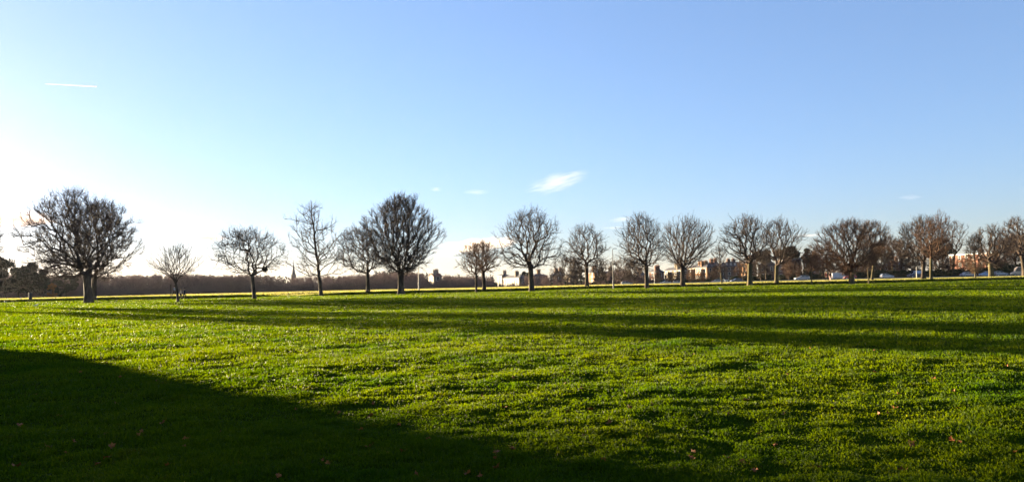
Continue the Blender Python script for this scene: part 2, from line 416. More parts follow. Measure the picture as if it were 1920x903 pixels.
LMAIN = [
 ('big broad bare tree with dark forked trunk, leftmost in view', dict(bx=166, by=567, tx=130, ty=354, lx=48, rx=206, wy=455, fx=161, fy=516, by_crown=522, tw=15, seed=3, N=1250, wgt=.42, warp=-1.2, twl=1.2, twn=4)),
 ('bushy bare tree just behind and right of the leftmost big tree', dict(bx=175.5, by=562, tx=186, ty=374, lx=124, rx=244, wy=462, fx=176, fy=517, by_crown=522, tw=10, seed=4, N=1000, wgt=.45, warp=-1.0, twl=1.0, twn=6)),
 ('small young bare tree with thin stem beside three walking people', dict(bx=334, by=566, tx=326, ty=459, lx=284, rx=370, wy=500, fx=329, fy=532, by_crown=515, tw=5.2, seed=5, N=260, wgt=.75, warp=.5, twl=1.0, twn=2, sub=1, twr=.013)),
 ('umbrella shaped bare tree holding a dark bird nest', dict(bx=477, by=560, tx=456, ty=431, lx=402, rx=524, wy=478, fx=472, fy=517, by_crown=512, tw=7.5, seed=6, N=620, wgt=.22, warp=-1.0, twl=1.25, twn=2, jit=.16)),
 ('slender conical bare tree with tall straight leader right of the church spire', dict(bx=602, by=553, tx=580, ty=376, lx=536, rx=648, wy=490, fx=599, fy=524, by_crown=518, tw=7.5, seed=8, N=330, wgt=.30, warp=.6, leader=.93, twl=1.1, twn=3, twr=.014, shell=.65)),
 ('medium bare tree touching the left side of the tall dense tree', dict(bx=690, by=550, tx=676, ty=428, lx=624, rx=733, wy=480, fx=689, fy=516, by_crown=512, tw=7.5, seed=9, N=620, wgt=.36, warp=.3, twl=1.25, twn=3)),
 ('tallest dense bare tree with upright limbs, left of the slim lamp post', dict(bx=752, by=551, tx=750, ty=366, lx=690, rx=816, wy=445, fx=751, fy=512, by_crown=512, tw=12.5, seed=10, N=1300, wgt=.50, warp=1.0, twl=1.0, twn=6)),
 ('small bare tree with thin dark trunk, left one of the close pair', dict(bx=893, by=548, tx=893, ty=455, lx=858, rx=918, wy=488, fx=893, fy=514, by_crown=514, tw=4.6, seed=11, N=330, wgt=.35, twl=.8, twn=3, twig='twig_red')),
 ('small bare tree with lighter trunk, right one of the close pair', dict(bx=908, by=543.5, tx=908, ty=453, lx=880, rx=936, wy=490, fx=906, fy=512, by_crown=512, tw=7, seed=12, N=360, wgt=.35, twl=.8, twn=3, twig='twig_red')),
 ('large round crowned bare tree with thick trunk in front of the dark woods', dict(bx=997, by=546, tx=998, ty=393, lx=930, rx=1052, wy=458, fx=995, fy=502, by_crown=505, tw=10.5, seed=13, N=760, wgt=.38, warp=-.4, twl=1.25, twn=2)),
 ('bare tree with twisting limbs left of the tall slim pole', dict(bx=1101, by=539, tx=1098, ty=428, lx=1052, rx=1144, wy=475, fx=1100, fy=499, by_crown=505, tw=7.5, seed=14, N=520, wgt=.25, twl=1.25, twn=2, jit=.16)),
 ('leafless tree with long low left limb, left of the V shaped tree', dict(bx=1213, by=540, tx=1203, ty=404, lx=1158, rx=1250, wy=460, fx=1212, fy=497, by_crown=503, tw=8.5, seed=15, N=700, wgt=.36, twl=1.25, twn=2)),
 ('V shaped bare tree with straight spreading limbs before the terraced houses', dict(bx=1280, by=533.5, tx=1288, ty=409, lx=1236, rx=1341, wy=455, fx=1280, fy=503, by_crown=500, tw=9, seed=16, N=760, wgt=.60, warp=.9, twl=1.25, twn=2)),
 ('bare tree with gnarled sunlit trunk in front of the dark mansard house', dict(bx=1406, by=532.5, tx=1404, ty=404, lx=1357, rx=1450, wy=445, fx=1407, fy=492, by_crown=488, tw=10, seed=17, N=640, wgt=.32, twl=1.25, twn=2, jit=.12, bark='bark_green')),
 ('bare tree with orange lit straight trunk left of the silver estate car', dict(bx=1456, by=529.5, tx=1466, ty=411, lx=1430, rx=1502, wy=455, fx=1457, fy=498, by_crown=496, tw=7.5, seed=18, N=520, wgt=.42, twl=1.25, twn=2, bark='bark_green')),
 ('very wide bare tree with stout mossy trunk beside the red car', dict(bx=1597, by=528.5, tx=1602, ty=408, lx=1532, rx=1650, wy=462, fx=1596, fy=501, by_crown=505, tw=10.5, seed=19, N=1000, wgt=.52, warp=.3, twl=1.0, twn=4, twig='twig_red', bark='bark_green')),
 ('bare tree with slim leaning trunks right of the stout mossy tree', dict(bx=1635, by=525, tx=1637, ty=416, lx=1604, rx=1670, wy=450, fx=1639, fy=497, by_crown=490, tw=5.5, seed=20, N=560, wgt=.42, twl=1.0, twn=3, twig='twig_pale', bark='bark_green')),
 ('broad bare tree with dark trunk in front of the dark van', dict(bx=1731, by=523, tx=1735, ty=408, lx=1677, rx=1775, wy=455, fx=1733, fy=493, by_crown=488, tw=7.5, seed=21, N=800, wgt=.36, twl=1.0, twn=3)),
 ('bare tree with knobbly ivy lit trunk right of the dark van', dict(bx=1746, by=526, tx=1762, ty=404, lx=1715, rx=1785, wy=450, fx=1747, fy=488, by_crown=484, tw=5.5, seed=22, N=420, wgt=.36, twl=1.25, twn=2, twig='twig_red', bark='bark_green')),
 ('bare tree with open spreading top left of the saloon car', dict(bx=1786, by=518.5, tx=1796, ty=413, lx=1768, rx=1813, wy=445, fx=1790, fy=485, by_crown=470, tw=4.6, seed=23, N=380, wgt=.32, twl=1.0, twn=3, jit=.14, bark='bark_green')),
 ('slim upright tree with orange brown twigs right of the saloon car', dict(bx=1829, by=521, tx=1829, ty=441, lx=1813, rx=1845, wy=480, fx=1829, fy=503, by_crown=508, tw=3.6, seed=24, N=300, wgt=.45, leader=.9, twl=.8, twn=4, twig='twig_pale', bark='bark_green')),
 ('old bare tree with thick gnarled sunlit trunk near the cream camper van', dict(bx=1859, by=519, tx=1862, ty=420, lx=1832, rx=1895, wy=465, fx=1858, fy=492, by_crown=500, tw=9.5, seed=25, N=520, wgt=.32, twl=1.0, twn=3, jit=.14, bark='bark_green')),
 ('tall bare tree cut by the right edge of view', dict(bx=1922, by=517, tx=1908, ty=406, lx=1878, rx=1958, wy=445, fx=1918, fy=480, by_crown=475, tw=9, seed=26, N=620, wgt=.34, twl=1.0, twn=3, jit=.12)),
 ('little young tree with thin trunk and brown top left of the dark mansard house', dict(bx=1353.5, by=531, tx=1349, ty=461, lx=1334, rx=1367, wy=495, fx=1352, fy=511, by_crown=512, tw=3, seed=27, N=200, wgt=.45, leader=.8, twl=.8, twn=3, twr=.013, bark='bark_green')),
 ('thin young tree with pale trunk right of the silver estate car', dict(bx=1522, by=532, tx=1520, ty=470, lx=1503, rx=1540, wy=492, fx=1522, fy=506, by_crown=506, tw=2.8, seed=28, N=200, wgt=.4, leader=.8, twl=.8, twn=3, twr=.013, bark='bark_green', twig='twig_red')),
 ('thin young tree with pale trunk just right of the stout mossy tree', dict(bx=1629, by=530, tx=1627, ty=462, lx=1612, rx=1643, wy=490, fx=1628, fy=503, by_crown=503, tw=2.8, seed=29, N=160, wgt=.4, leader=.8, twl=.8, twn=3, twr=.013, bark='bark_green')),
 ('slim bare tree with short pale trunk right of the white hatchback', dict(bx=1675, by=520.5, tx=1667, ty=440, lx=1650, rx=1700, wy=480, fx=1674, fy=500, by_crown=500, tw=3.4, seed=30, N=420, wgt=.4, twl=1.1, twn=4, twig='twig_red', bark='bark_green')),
]
for lb, kw in LMAIN: tree(lb, group=ROW, **kw)
# trees beyond the left side of the frame whose shadows reach into the lawn
def tree_m(label, x, y, h, rad, fork, zb, tr, seed, N, name='bare_tree', group=None, twig='twig', bark='bark', zw=None, cat='tree', depth=1.0, sc=1.0, **kw):
    """same builder in metres"""
    sk = {k: kw.pop(k) for k in list(kw) if k in ('wgt', 'warp', 'leader', 'shell', 'jit')}
    fk = (random.Random(seed).uniform(-.4, .4), 0, fork)
    pos, par, cnt, rs = skeleton(seed, N, fk, 0, (0, 0, h*.97), zb, zw or (h*.55), rad*.95, rad*depth, 0, 0, **sk)
    V, Fc = crown_arrays(pos, par, cnt, rs, tr*.92, (0, 0, zb+(h-zb)*.3), **kw)
    t = empty(name, (x, y, Hs(x, y)), 0, label, cat, group)
    link('trunk', trunk_mesh(tr, fk, rs), M[bark], t, smooth=True)
    link('crown', mesh_np('crown', V, Fc, 4), M[twig], t)
    return t
tree_m('bare tree at the far left edge whose twig tips enter the picture', -68.6, 96, 14.5, 2.7, 3.2, 3.2, .36, 41, 650, group=ROW, wgt=.4, twl=1.2, twn=5)
tree_m('slender bare tree outside the left edge, second from the picture', -59.9, 80, 13.5, 2.3, 3.0, 3.0, .34, 43, 520, group=ROW, wgt=.4, twl=1.1, twn=4)
tree_m('high crowned bare tree outside the left edge nearer the camera', -60.8, 61.7, 17.5, 5.2, 8.6, 9.0, .42, 42, 1050, group=ROW, wgt=.4, twl=1.1, twn=7)


# ------------------------------------------------------------------ foliage clouds
def leaves(rs, centres, radii, n, size, squash=.8):
    """n small quads spread through lumpy clusters; arrays"""
    centres = np.array(centres, float); radii = np.array(radii, float)
    wgt = radii**2; idx = rs.choice(len(centres), n, p=wgt/wgt.sum())
    d = nrm(rs.randn(n, 3)); r = (rs.rand(n, 1)**.45)*radii[idx][:, None]
    P = centres[idx]+d*r*np.array([1, 1, squash])
    a = nrm(rs.randn(n, 3)); b = nrm(np.cross(a, rs.randn(n, 3))); sz = size*(.6+.8*rs.rand(n, 1))
    V = np.stack([P-a*sz-b*sz*.5, P+a*sz-b*sz*.5, P+a*sz+b*sz*.5, P-a*sz+b*sz*.5], 1).reshape(-1, 3)
    return V, np.arange(n*4).reshape(-1, 4)
M['evergreen'] = noisy('evergreen_needles', (.018, .020, .011), (.042, .042, .022), .8, .8, .2)
M['wood_brown'] = noisy('winter_wood_twigs', (.12, .085, .080), (.19, .135, .12), .05, .95, .05)
M['hedge'] = noisy('hedge_leaves', (.014, .024, .010), (.035, .045, .015), 1.2, .8, .2)
M['russet'] = noisy('russet_leaves', (.20, .075, .02), (.30, .13, .03), 1.0, .8, .2)

def evergreen(label, x, y, h, rad, zb, seed, name='evergreen_tree', group=None, m='evergreen', n=9000, size=.16, shape='round', tr=.3):
    rs = np.random.RandomState(seed); cs = []; rr = []
    for k in range(26):
        t = rs.rand(); z = zb+(h-zb)*(t if shape != 'flat' else .45+.55*t)
        if shape == 'cone': R_ = rad*(1-t)*.95+.2
        elif shape == 'flat': R_ = rad*math.sqrt(max(.05, 1-(2*t-1)**2))
        else: R_ = rad*math.sqrt(max(.08, 1-abs(2*t-.9)**2.2))
        a = rs.rand()*2*math.pi; q = rs.rand()**.6
        cs.append((R_*q*math.cos(a), R_*q*math.sin(a), z)); rr.append(rad*rs.uniform(.16, .34)*(.55 if shape == 'cone' else 1))
    V, Fc = leaves(rs, cs, rr, n, size)
    t = empty(name, (x, y, Hs(x, y)), 0, label, 'tree', group)
    mb = MB(); mb.tube([(0, 0, -.3), (0, 0, .6), (.1, 0, h*.5), (.05, 0, h*.9)], [tr*1.3, tr, tr*.7, .06], 9)
    for k in range(7):
        c = cs[k*3]; mb.tube([(0, 0, max(zb*.8, c[2]*.55)), tuple(np.array(c)*np.array([.5, .5, .9])), c], [tr*.45, tr*.3, .05], 6)
    mb.build('trunk', M['bark'], t, True)
    link('crown', mesh_np('crown', V, Fc, 4), M[m], t)
    return t
# the big dark tree beside the photographer, outside the left edge, whose shade covers the near lawn
evergreen('huge dense evergreen standing outside the left edge and shading the near grass', -53.0, 37.4, 11.2, 12.0, .3, 71, n=30000, size=.35, tr=.7)
evergreen('second dense evergreen outside the left edge behind the huge one', -62.0, 20.5, 16, 12.0, .3, 72, n=26000, size=.38, tr=.7)

def px_x(px, Y): return (px-960)/F*Y
def top_z(px, py, Y): return (horizon(px)-py)/F*Y+CAM_H
LEFTW = 'dark trees at the left edge of the park'
for k, (px, py, Y, rad, zb, kind, lb) in enumerate([
    (-22, 478, 238, 6.5, 2.0, 'round', 'dark leafy tree cut by the left edge of view'),
    (8, 489, 243, 6.0, 2.2, 'round', 'dark tree with golden rim nearest the left edge of view'),
    (33, 500, 247, 5.2, 2.4, 'round', 'dark round tree above the bright gaps under its crown at far left'),
    (56, 497, 252, 5.0, 1.6, 'round', 'dark tree behind the litter bin at far left'),
    (80, 509, 250, 4.2, 1.2, 'round', 'lower dark tree left of the russet bush'),
    (122, 518, 255, 4.0, .6, 'round', 'low dark tree right of the russet bush')]):
    X = px_x(px, Y); evergreen(lb, X, Y, top_z(px, py, Y)-Hs(X, Y), rad, zb, 80+k, name='dark_tree', group=LEFTW, n=5200, size=.20)
X = px_x(97, 249); e = evergreen('orange russet bush glowing at the foot of the left woods', X, 249, 4.2, 1.5, .1, 90, name='russet_bush', m='russet', n=1500, size=.16, tr=.08); e['category'] = 'bush'

# far wood: one mass nobody could count
def wood_protos(rs0, n=6, N=42, twn=5):
    out = []
    for k in range(n):
        pos, par, cnt, rs = skeleton(200+k+rs0, N, (0, 0, 1.6), 0, (0, 0, 9.6), .8, 5.5, 2.9, 2.9, 0, 0, wgt=.5)
        V, Fc = crown_arrays(pos, par, cnt, rs, .2, (0, 0, 3), twl=1.7, twn=twn, twr=.035, sub=1, up=.7, rmin=.04)
        tv, tf = prisms(np.array([[0, 0, -.6]]), np.array([[0, 0, 1.7]]), np.array([.26]), np.array([.2]), 5)
        out.append(merge([(V, Fc), (tv, tf)]))
    return out
WP = wood_protos(0)
prof_x = [-260, -60, 60, 130, 250, 330, 400, 470, 520, 640, 700, 760, 800, 860, 925, 985, 1040, 1120, 1150, 1165, 1190, 1260]
prof_y = [505, 510, 515, 517, 516, 513, 517, 515, 520, 517, 513, 509, 514, 517, 519, 516, 516, 515, 506, 503, 516, 516]
def build_wood():
    rs = np.random.RandomState(5); parts = []
    for k in range(760):
        px = rs.uniform(-250, 1215)
        if px > 1030 and not 1135 < px < 1200: 
            if rs.rand() < .75: continue
        Y = 262+rs.rand()*60+max(0, px-900)*.08; x = px_x(px, Y)
        if 925 < px < 978 and Y < 322: continue
        py = float(np.interp(px, prof_x, prof_y))+rs.randn()*1.5+1.5
        if 796 < px < 826: py = 527 if Y < 316 else py
        h = top_z(px, py, Y)-Hs(x, Y)
        if h < 1.5: continue
        V, Fc = WP[rs.randint(len(WP))]; s_ = h/10.2; a = rs.rand()*6.28
        c, s2 = math.cos(a), math.sin(a); wd = s_*rs.uniform(.85, 1.25)
        W = np.stack([(V[:, 0]*c-V[:, 1]*s2)*wd+x, (V[:, 0]*s2+V[:, 1]*c)*wd+Y, V[:, 2]*s_+Hs(x, Y)], 1)
        parts.append((W, Fc))
    # undergrowth along its foot
    for k in range(520):
        px = rs.uniform(-250, 1230); Y = 255+rs.rand()*9+max(0, px-900)*.05; x = px_x(px, Y)
        V, Fc = WP[rs.randint(len(WP))]; s_ = rs.uniform(.16, .36); z0 = Hs(x, Y)
        if 925 < px < 1140: s_ *= .55
        parts.append((V*np.array([s_*1.6, s_*1.6, s_])+np.array([x, Y, z0-.2]), Fc))
    V, Fc = merge(parts)
    o = link('distant_wood', mesh_np('distant_wood', V, Fc, 4), M['wood_brown']); tag(o, 'long brown belt of leafless woodland across the far side of the park', 'woodland', kind='stuff')
build_wood()
def build_pines():
    rs = np.random.RandomState(9); cs = []; rr = []
    for a, b, n, y0, y1 in ((310, 540, 70, 511, 517), (-40, 300, 40, 512, 518), (600, 700, 20, 514, 518), (700, 800, 44, 504, 511), (800, 930, 30, 511, 517), (940, 990, 18, 510, 515), (1000, 1040, 8, 511, 515)):
        for k in range(n):
            px = rs.uniform(a, b); Y = rs.uniform(350, 400); x = px_x(px, Y); zt = top_z(px, rs.uniform(y0, y1), Y); rad = rs.uniform(1.2, 2.6)
            for q in range(5): cs.append((x+rs.randn()*rad*.5, Y, zt-rad-q*rad*1.0)); rr.append(rad*(.7+.25*q))
    V, Fc = leaves(rs, cs, rr, 60000, .35)
    o = link('distant_pines', mesh_np('distant_pines', V, Fc, 4), M['evergreen']); tag(o, 'dark line of conifers showing above the brown woodland', 'woodland', kind='stuff')
build_pines()

# ------------------------------------------------------------------ buildings
def stone(name, c, v=.8):
    return noisy(name, tuple(q*v for q in c), c, 2.2, .9, .15, .3)
M['cream'] = stone('cream_stone', (.19, .15, .10)); M['sand'] = stone('sandstone', (.23, .15, .09)); M['orange'] = stone('orange_sandstone', (.24, .13, .07))
M['brown'] = stone('brown_stone', (.13, .085, .065)); M['red'] = stone('red_sandstone', (.17, .08, .055)); M['harl'] = stone('white_harling', (.20, .165, .14))
M['slate'] = noisy('slate_roof', (.040, .038, .042), (.075, .068, .07), 5, .6, .3, .3, stretch=(1, 1, 4)); M['tile'] = noisy('red_tile_roof', (.16, .06, .04), (.24, .09, .06), 5, .8, .2)
M['lead'] = mat('roof_edge_metal', (.25, .25, .24), .4, .5)
M['pane'] = mat('window_glass', (.02, .025, .03), .08, .6); M['frame'] = mat('window_frame_paint', (.42, .40, .37), .5)
M['pot'] = mat('chimney_pot_clay', (.20, .10, .06), .8); M['door'] = mat('door_paint', (.05, .02, .02), .5)
def window_mesh(wd, ht, face, name='window'):
    mb = MB(); f = .11
    def bx(u0, z0, d0, u1, z1, d1, mi):
        if face == 'front': mb.box(u0, -d1, z0, u1, -d0, z1, mi)
        else: mb.box(-d1, u0, z0, -d0, u1, z1, mi)
    bx(-wd/2, 0, .012, wd/2, ht, .03, 1)
    for (a, b, c, d) in ((-wd/2-f, -f, wd/2+f, 0), (-wd/2-f, ht, wd/2+f, ht+f), (-wd/2-f, 0, -wd/2, ht), (wd/2, 0, wd/2+f, ht), (-wd/2, ht*.5-.03, wd/2, ht*.5+.04)):
        bx(a, b, .003, c, d, .10, 0)
    me = mb.mesh(name); me.materials.append(M['frame']); me.materials.append(M['pane']); me.polygons.foreach_set('material_index', mb.mi)
    return me
WMESH = {}
def building(label, cpx, wl, wr, eav, top, D, wall, roof='slate', yaw=20, kind='hip', floors=2, chim=1, name='house', group='houses along the far side of the park', dorm=0, sp=3.0, bay=False):
    """cpx: pixel of the near left corner; wl/wr: pixel widths of the sunlit left face and the shaded front face"""
    x = px_x(cpx, D); z0 = min(Hs(x, D), 0)-.1; phi = math.atan2(x, D); t = R(yaw); mpp = D/F/math.cos(phi)*math.cos(phi)
    B = max(3.5, wl*mpp/max(.2, math.sin(t+phi))*math.cos(phi)); A = max(3.5, wr*mpp/math.cos(t+phi)*math.cos(phi))
    he = top_z(cpx, eav, D)-z0; ht = top_z(cpx, top, D)-z0
    g = empty(name, (x, D, z0), t, label, 'house' if name == 'house' else 'building', group)
    mb = MB(); mb.box(0, 0, -1, A, B, he)
    if kind == 'gable_left': mb.add([(0, 0, he), (A, 0, he), (A, B, he), (0, B, he), (0, B/2, ht-.15), (A, B/2, ht-.15)], [(0, 4, 3), (1, 2, 5)])
    if kind == 'gable_front': mb.add([(0, 0, he), (A, 0, he), (A, B, he), (0, B, he), (A/2, 0, ht-.15), (A/2, B, ht-.15)], [(0, 1, 4), (2, 3, 5)])
    mb.box(-.06, -.06, he-.45, A+.06, B+.06, he-.25)      # string course
    mb.build('wall', M[wall], g)
    o_ = .3; rb = MB()
    if kind == 'hip':
        i_ = min(A, B)*.38; h1 = he+.02
        rb.box(-o_, -o_, he-.1, A+o_, B+o_, he+.03)
        rb.add([(-o_, -o_, h1), (A+o_, -o_, h1), (A+o_, B+o_, h1), (-o_, B+o_, h1), (i_, i_, ht), (A-i_, i_, ht), (A-i_, B-i_, ht), (i_, B-i_, ht)], [(0, 1, 5, 4), (1, 2, 6, 5), (2, 3, 7, 6), (3, 0, 4, 7), (4, 5, 6, 7)])
    elif kind == 'mansard':
        i_ = .8; h1 = he+.02
        rb.box(-o_, -o_, he-.1, A+o_, B+o_, he+.03)
        rb.add([(-o_, -o_, h1), (A+o_, -o_, h1), (A+o_, B+o_, h1), (-o_, B+o_, h1), (i_, i_, ht), (A-i_, i_, ht), (A-i_, B-i_, ht), (i_, B-i_, ht)], [(0, 1, 5, 4), (1, 2, 6, 5), (2, 3, 7, 6), (3, 0, 4, 7), (4, 5, 6, 7)])
    elif kind == 'flat':
        rb.box(-o_, -o_, he, A+o_, B+o_, he+.28); 
    elif kind == 'gable_left':
        for s_ in (0, 1):
            y0 = -o_ if s_ == 0 else B+o_; zz = he-.25*0.6
            rb.add([(-.25, y0, zz), (A+.25, y0, zz), (A+.25, B/2, ht), (-.25, B/2, ht), (-.25, y0, zz-.18), (A+.25, y0, zz-.18), (A+.25, B/2, ht-.18), (-.25, B/2, ht-.18)], [(0, 1, 2, 3), (7, 6, 5, 4), (0, 3, 7, 4), (1, 5, 6, 2), (0, 4, 5, 1)])
    else:
        for s_ in (0, 1):
            x0 = -o_ if s_ == 0 else A+o_; zz = he-.15
            rb.add([(x0, -.25, zz), (x0, B+.25, zz), (A/2, B+.25, ht), (A/2, -.25, ht), (x0, -.25, zz-.18), (x0, B+.25, zz-.18), (A/2, B+.25, ht-.18), (A/2, -.25, ht-.18)], [(0, 1, 2, 3), (7, 6, 5, 4), (0, 3, 7, 4), (1, 5, 6, 2), (0, 4, 5, 1)])
    rf = rb.build('roof', M['lead'] if kind == 'flat' else M[roof], g)
    rr = random.Random(int(cpx))
    for k in range(chim):
        cb = MB(); fx_ = A*(.12+.76*(k+.5)/chim); fy_ = B*(.5 if k % 2 else .3); hz = ht+1.1+rr.random()*.5
        cb.box(fx_-.75, fy_-.4, he, fx_+.75, fy_+.4, hz); cb.box(fx_-.85, fy_-.5, hz-.25, fx_+.85, fy_+.5, hz-.1)
        ch = cb.build('chimney', M[wall], rf)
        pb = MB()
        for q in range(4): pb.tube([(fx_-.55+q*.36, fy_, hz-.02), (fx_-.55+q*.36, fy_, hz+.5)], [.13, .1], 8)
        pb.build('chimney_pots', M['pot'], rf)
    fh = he/floors
    def put(face, L):
        n = max(1, int(L/sp))
        for fl in range(floors):
            for k in range(n):
                wd = 1.15; h_ = min(1.9, fh*.55); key = (face, round(h_, 1))
                if key not in WMESH: WMESH[key] = window_mesh(wd, key[1], face)
                u = L*(k+.5)/n; z = fl*fh+fh*.30
                if face == 'front' and fl == 0 and k == n//2: continue
                o = link('window', WMESH[key], None, g); o.location = (u, 0, z) if face == 'front' else (0, u, z)
    put('front', A); put('left', B)
    db = MB(); u = A*(A and (max(1, int(A/sp))//2+.5)/max(1, int(A/sp))); db.box(u-.55, -.07, 0, u+.55, -.01, 2.2); db.build('door', M['door'], g)
    if bay:
        bb = MB(); n = max(1, int(B/6))
        for k in range(n):
            yv = B*(k+.5)/n
            bb.add([(-.02, yv-1.5, -.5), (-1.0, yv-.8, -.5), (-1.0, yv+.8, -.5), (-.02, yv+1.5, -.5), (-.02, yv-1.5, he-.6), (-1.0, yv-.8, he-.6), (-1.0, yv+.8, he-.6), (-.02, yv+1.5, he-.6)], [(0, 4, 5, 1), (1, 5, 6, 2), (2, 6, 7, 3), (4, 7, 6, 5)])
        bb.build('bay', M[wall], g)
        for k in range(n):
            for fl in range(floors):
                key = ('left', round(min(1.9, fh*.55), 1)); o = link('window', WMESH[key], None, g); o.location = (-1.0, B*(k+.5)/n, fl*fh+fh*.3)
    for k in range(dorm):
        d_ = MB(); u = A*(k+.5)/dorm; zz = he+.3; d_.box(u-.7, .05, zz, u+.7, 2.2, zz+1.5, 0); d_.box(u-.8, -.05, zz+1.5, u+.8, 2.2, zz+1.65, 0); d_.box(u-.45, .02, zz+.3, u+.45, .045, zz+1.3, 1)
        dm = d_.build('dormer', [M['slate'], M['frame']], rf)
    return g
BL = [
 ('cream stone block with many windows left of the large round bare tree', 972, 31, 7, 521, 515.5, 296, 'cream', dict(floors=3, name='tenement', chim=2, kind='hip', sp=2.6)),
 ('taller narrow cream block joined to the left of the cream stone block', 940, 9, 3, 517, 513.5, 318, 'harl', dict(floors=3, name='tenement', chim=1, sp=2.2)),
 ('white house with red roof half hidden in the brown woodland', 812, 10, 9, 517, 511.5, 318, 'harl', dict(roof='tile', kind='gable_left', chim=2)),
 ('brown stone house partly behind the trunk of the large round bare tree', 999, 12, 26, 517, 512.5, 318, 'orange', dict(chim=1)),
 ('low brown house with wide dark roof between the round tree and the cream gable', 1036, 4, 24, 516, 509, 316, 'brown', dict(chim=2)),
 ('small cream gabled house left of the tree with twisting limbs', 1067, 10, 6, 519.5, 513, 300, 'cream', dict(kind='gable_left', chim=1)),
 ('orange stone house behind the tree with twisting limbs', 1113, 18, 16, 511, 504.5, 310, 'orange', dict(chim=2)),
 ('small sandstone house left of the tall slim pole', 1139, 11, 7, 514.5, 508, 306, 'sand', dict(kind='gable_left', chim=1)),
 ('small dark house behind the tree with long low left limb', 1193, 7, 14, 515, 509, 306, 'brown', dict(kind='gable_left', chim=1)),
 ('pinkish stone house right of the trunk with long low left limb', 1229, 14, 13, 510, 504, 305, 'red', dict(chim=2)),
 ('bright cream stone terrace left of the V shaped tree trunk', 1277, 34, 7, 506, 500.5, 310, 'cream', dict(chim=3, bay=True, kind='hip')),
 ('orange sunlit terrace with bay windows and chimneys right of the V shaped tree', 1324, 39, 4, 501, 495.5, 322, 'orange', dict(chim=3, bay=True)),
 ('tall brown stone house with heavy chimneys right of the orange terrace', 1328, 3, 24, 498.5, 491, 326, 'red', dict(chim=2, floors=3)),
 ('dark mansard house with two pale dormer windows left of the gnarled tree', 1358, 4, 30, 500, 490.5, 320, 'brown', dict(kind='mansard', dorm=4, chim=2, floors=3)),
 ('orange brick house behind the gnarled sunlit trunk', 1401, 14, 16, 493, 486, 322, 'orange', dict(chim=1, floors=3)),
 ('dark stone house between the gnarled trunk and the orange lit trunk', 1436, 16, 18, 498, 486, 318, 'brown', dict(chim=2, floors=2)),
 ('big brown house with high dark roof behind the silver estate car', 1468, 8, 34, 487, 476, 305, 'brown', dict(chim=2, floors=3)),
 ('steep gabled sandstone house left of the very wide bare tree', 1517, 12, 26, 492, 478, 300, 'orange', dict(kind='gable_left', chim=1, floors=3)),
 ('sandstone house glimpsed under the limbs of the stout mossy tree', 1594, 17, 8, 499, 492, 285, 'sand', dict(chim=1)),
 ('pinkish sandstone house with white windows right of the stout mossy tree', 1628, 24, 20, 497, 490, 285, 'orange', dict(chim=1)),
 ('grey stone house behind the white hatchback', 1668, 16, 30, 497, 489, 285, 'brown', dict(chim=1)),
 ('long flat roofed red stone block behind the saloon car', 1858, 84, 12, 475, 472, 300, 'red', dict(kind='flat', chim=1, floors=3, name='tenement', yaw=14)),
]
for lb, cpx, wl, wr, ev, tp, D, wall, kw in BL: building(lb, cpx, wl, wr, ev, tp, D, wall, **kw)

# church steeple
D = 520; x = px_x(549.5, D); zt = top_z(549.5, 491, D); zb = top_z(549.5, 519, D)
g = empty('church_steeple', (x, D, 0), R(20), 'dark pointed church spire rising above the brown woodland', 'church')
M['spire'] = mat('dark_spire_stone', (.09, .08, .085), .9)
mb = MB(); mb.tube([(0, 0, zb), (0, 0, zt-4), (0, 0, zt)], [1.55, .5, .06], 8); mb.build('spire', M['spire'], g)
mb = MB(); mb.box(-1.6, -1.6, -1, 1.6, 1.6, zb+.01); mb.box(-1.75, -1.75, zb-.5, 1.75, 1.75, zb-.2)
mb.build('tower', M['spire'], g)
for sx, sy in ((-1, -1), (1, -1), (1, 1), (-1, 1)):
    mb = MB(); mb.tube([(sx*1.4, sy*1.4, zb), (sx*1.4, sy*1.4, zb+.9), (sx*1.4, sy*1.4, zb+2.0)], [.22, .22, .03], 8); mb.build('pinnacle', M['spire'], g)
mb = MB(); mb.box(-.05, -.05, zt, .05, .05, zt+1.4); mb.box(-.35, -.04, zt+.8, .35, .04, zt+.95); mb.build('cross', M['spire'], g)

# ------------------------------------------------------------------ smaller trees, shrubs and hedges at the far side
def bg_proto(seed, h, rad, zb, twig, N=150, twn=6, wgt=.45, fork=2.2, tr=.22, twl=1.3):
    fk = (0, 0, fork)
    pos, par, cnt, rs = skeleton(seed, N, fk, 0, (0, 0, h*.97), zb, h*.55, rad*.95, rad*.95, 0, 0, wgt=wgt)
    V, Fc = crown_arrays(pos, par, cnt, rs, tr*.9, (0, 0, zb+1), twl=twl, twn=twn, twr=.028, up=.5)
    return trunk_mesh(tr, fk, rs), mesh_np('crown', V, Fc, 4)
def twmat(n): return M[n]
BGP = [bg_proto(301, 9, 4.2, 1.6, 'twig_red'), bg_proto(302, 9, 3.4, 1.8, 'twig_red', wgt=.6), bg_proto(303, 9, 4.8, 2.0, 'twig', wgt=.3, twn=4), bg_proto(304, 9, 2.6, 1.4, 'twig_pale', wgt=.6)]
for a, b in BGP: a.materials.append(M['bark']); b.materials.append(M['twig'])
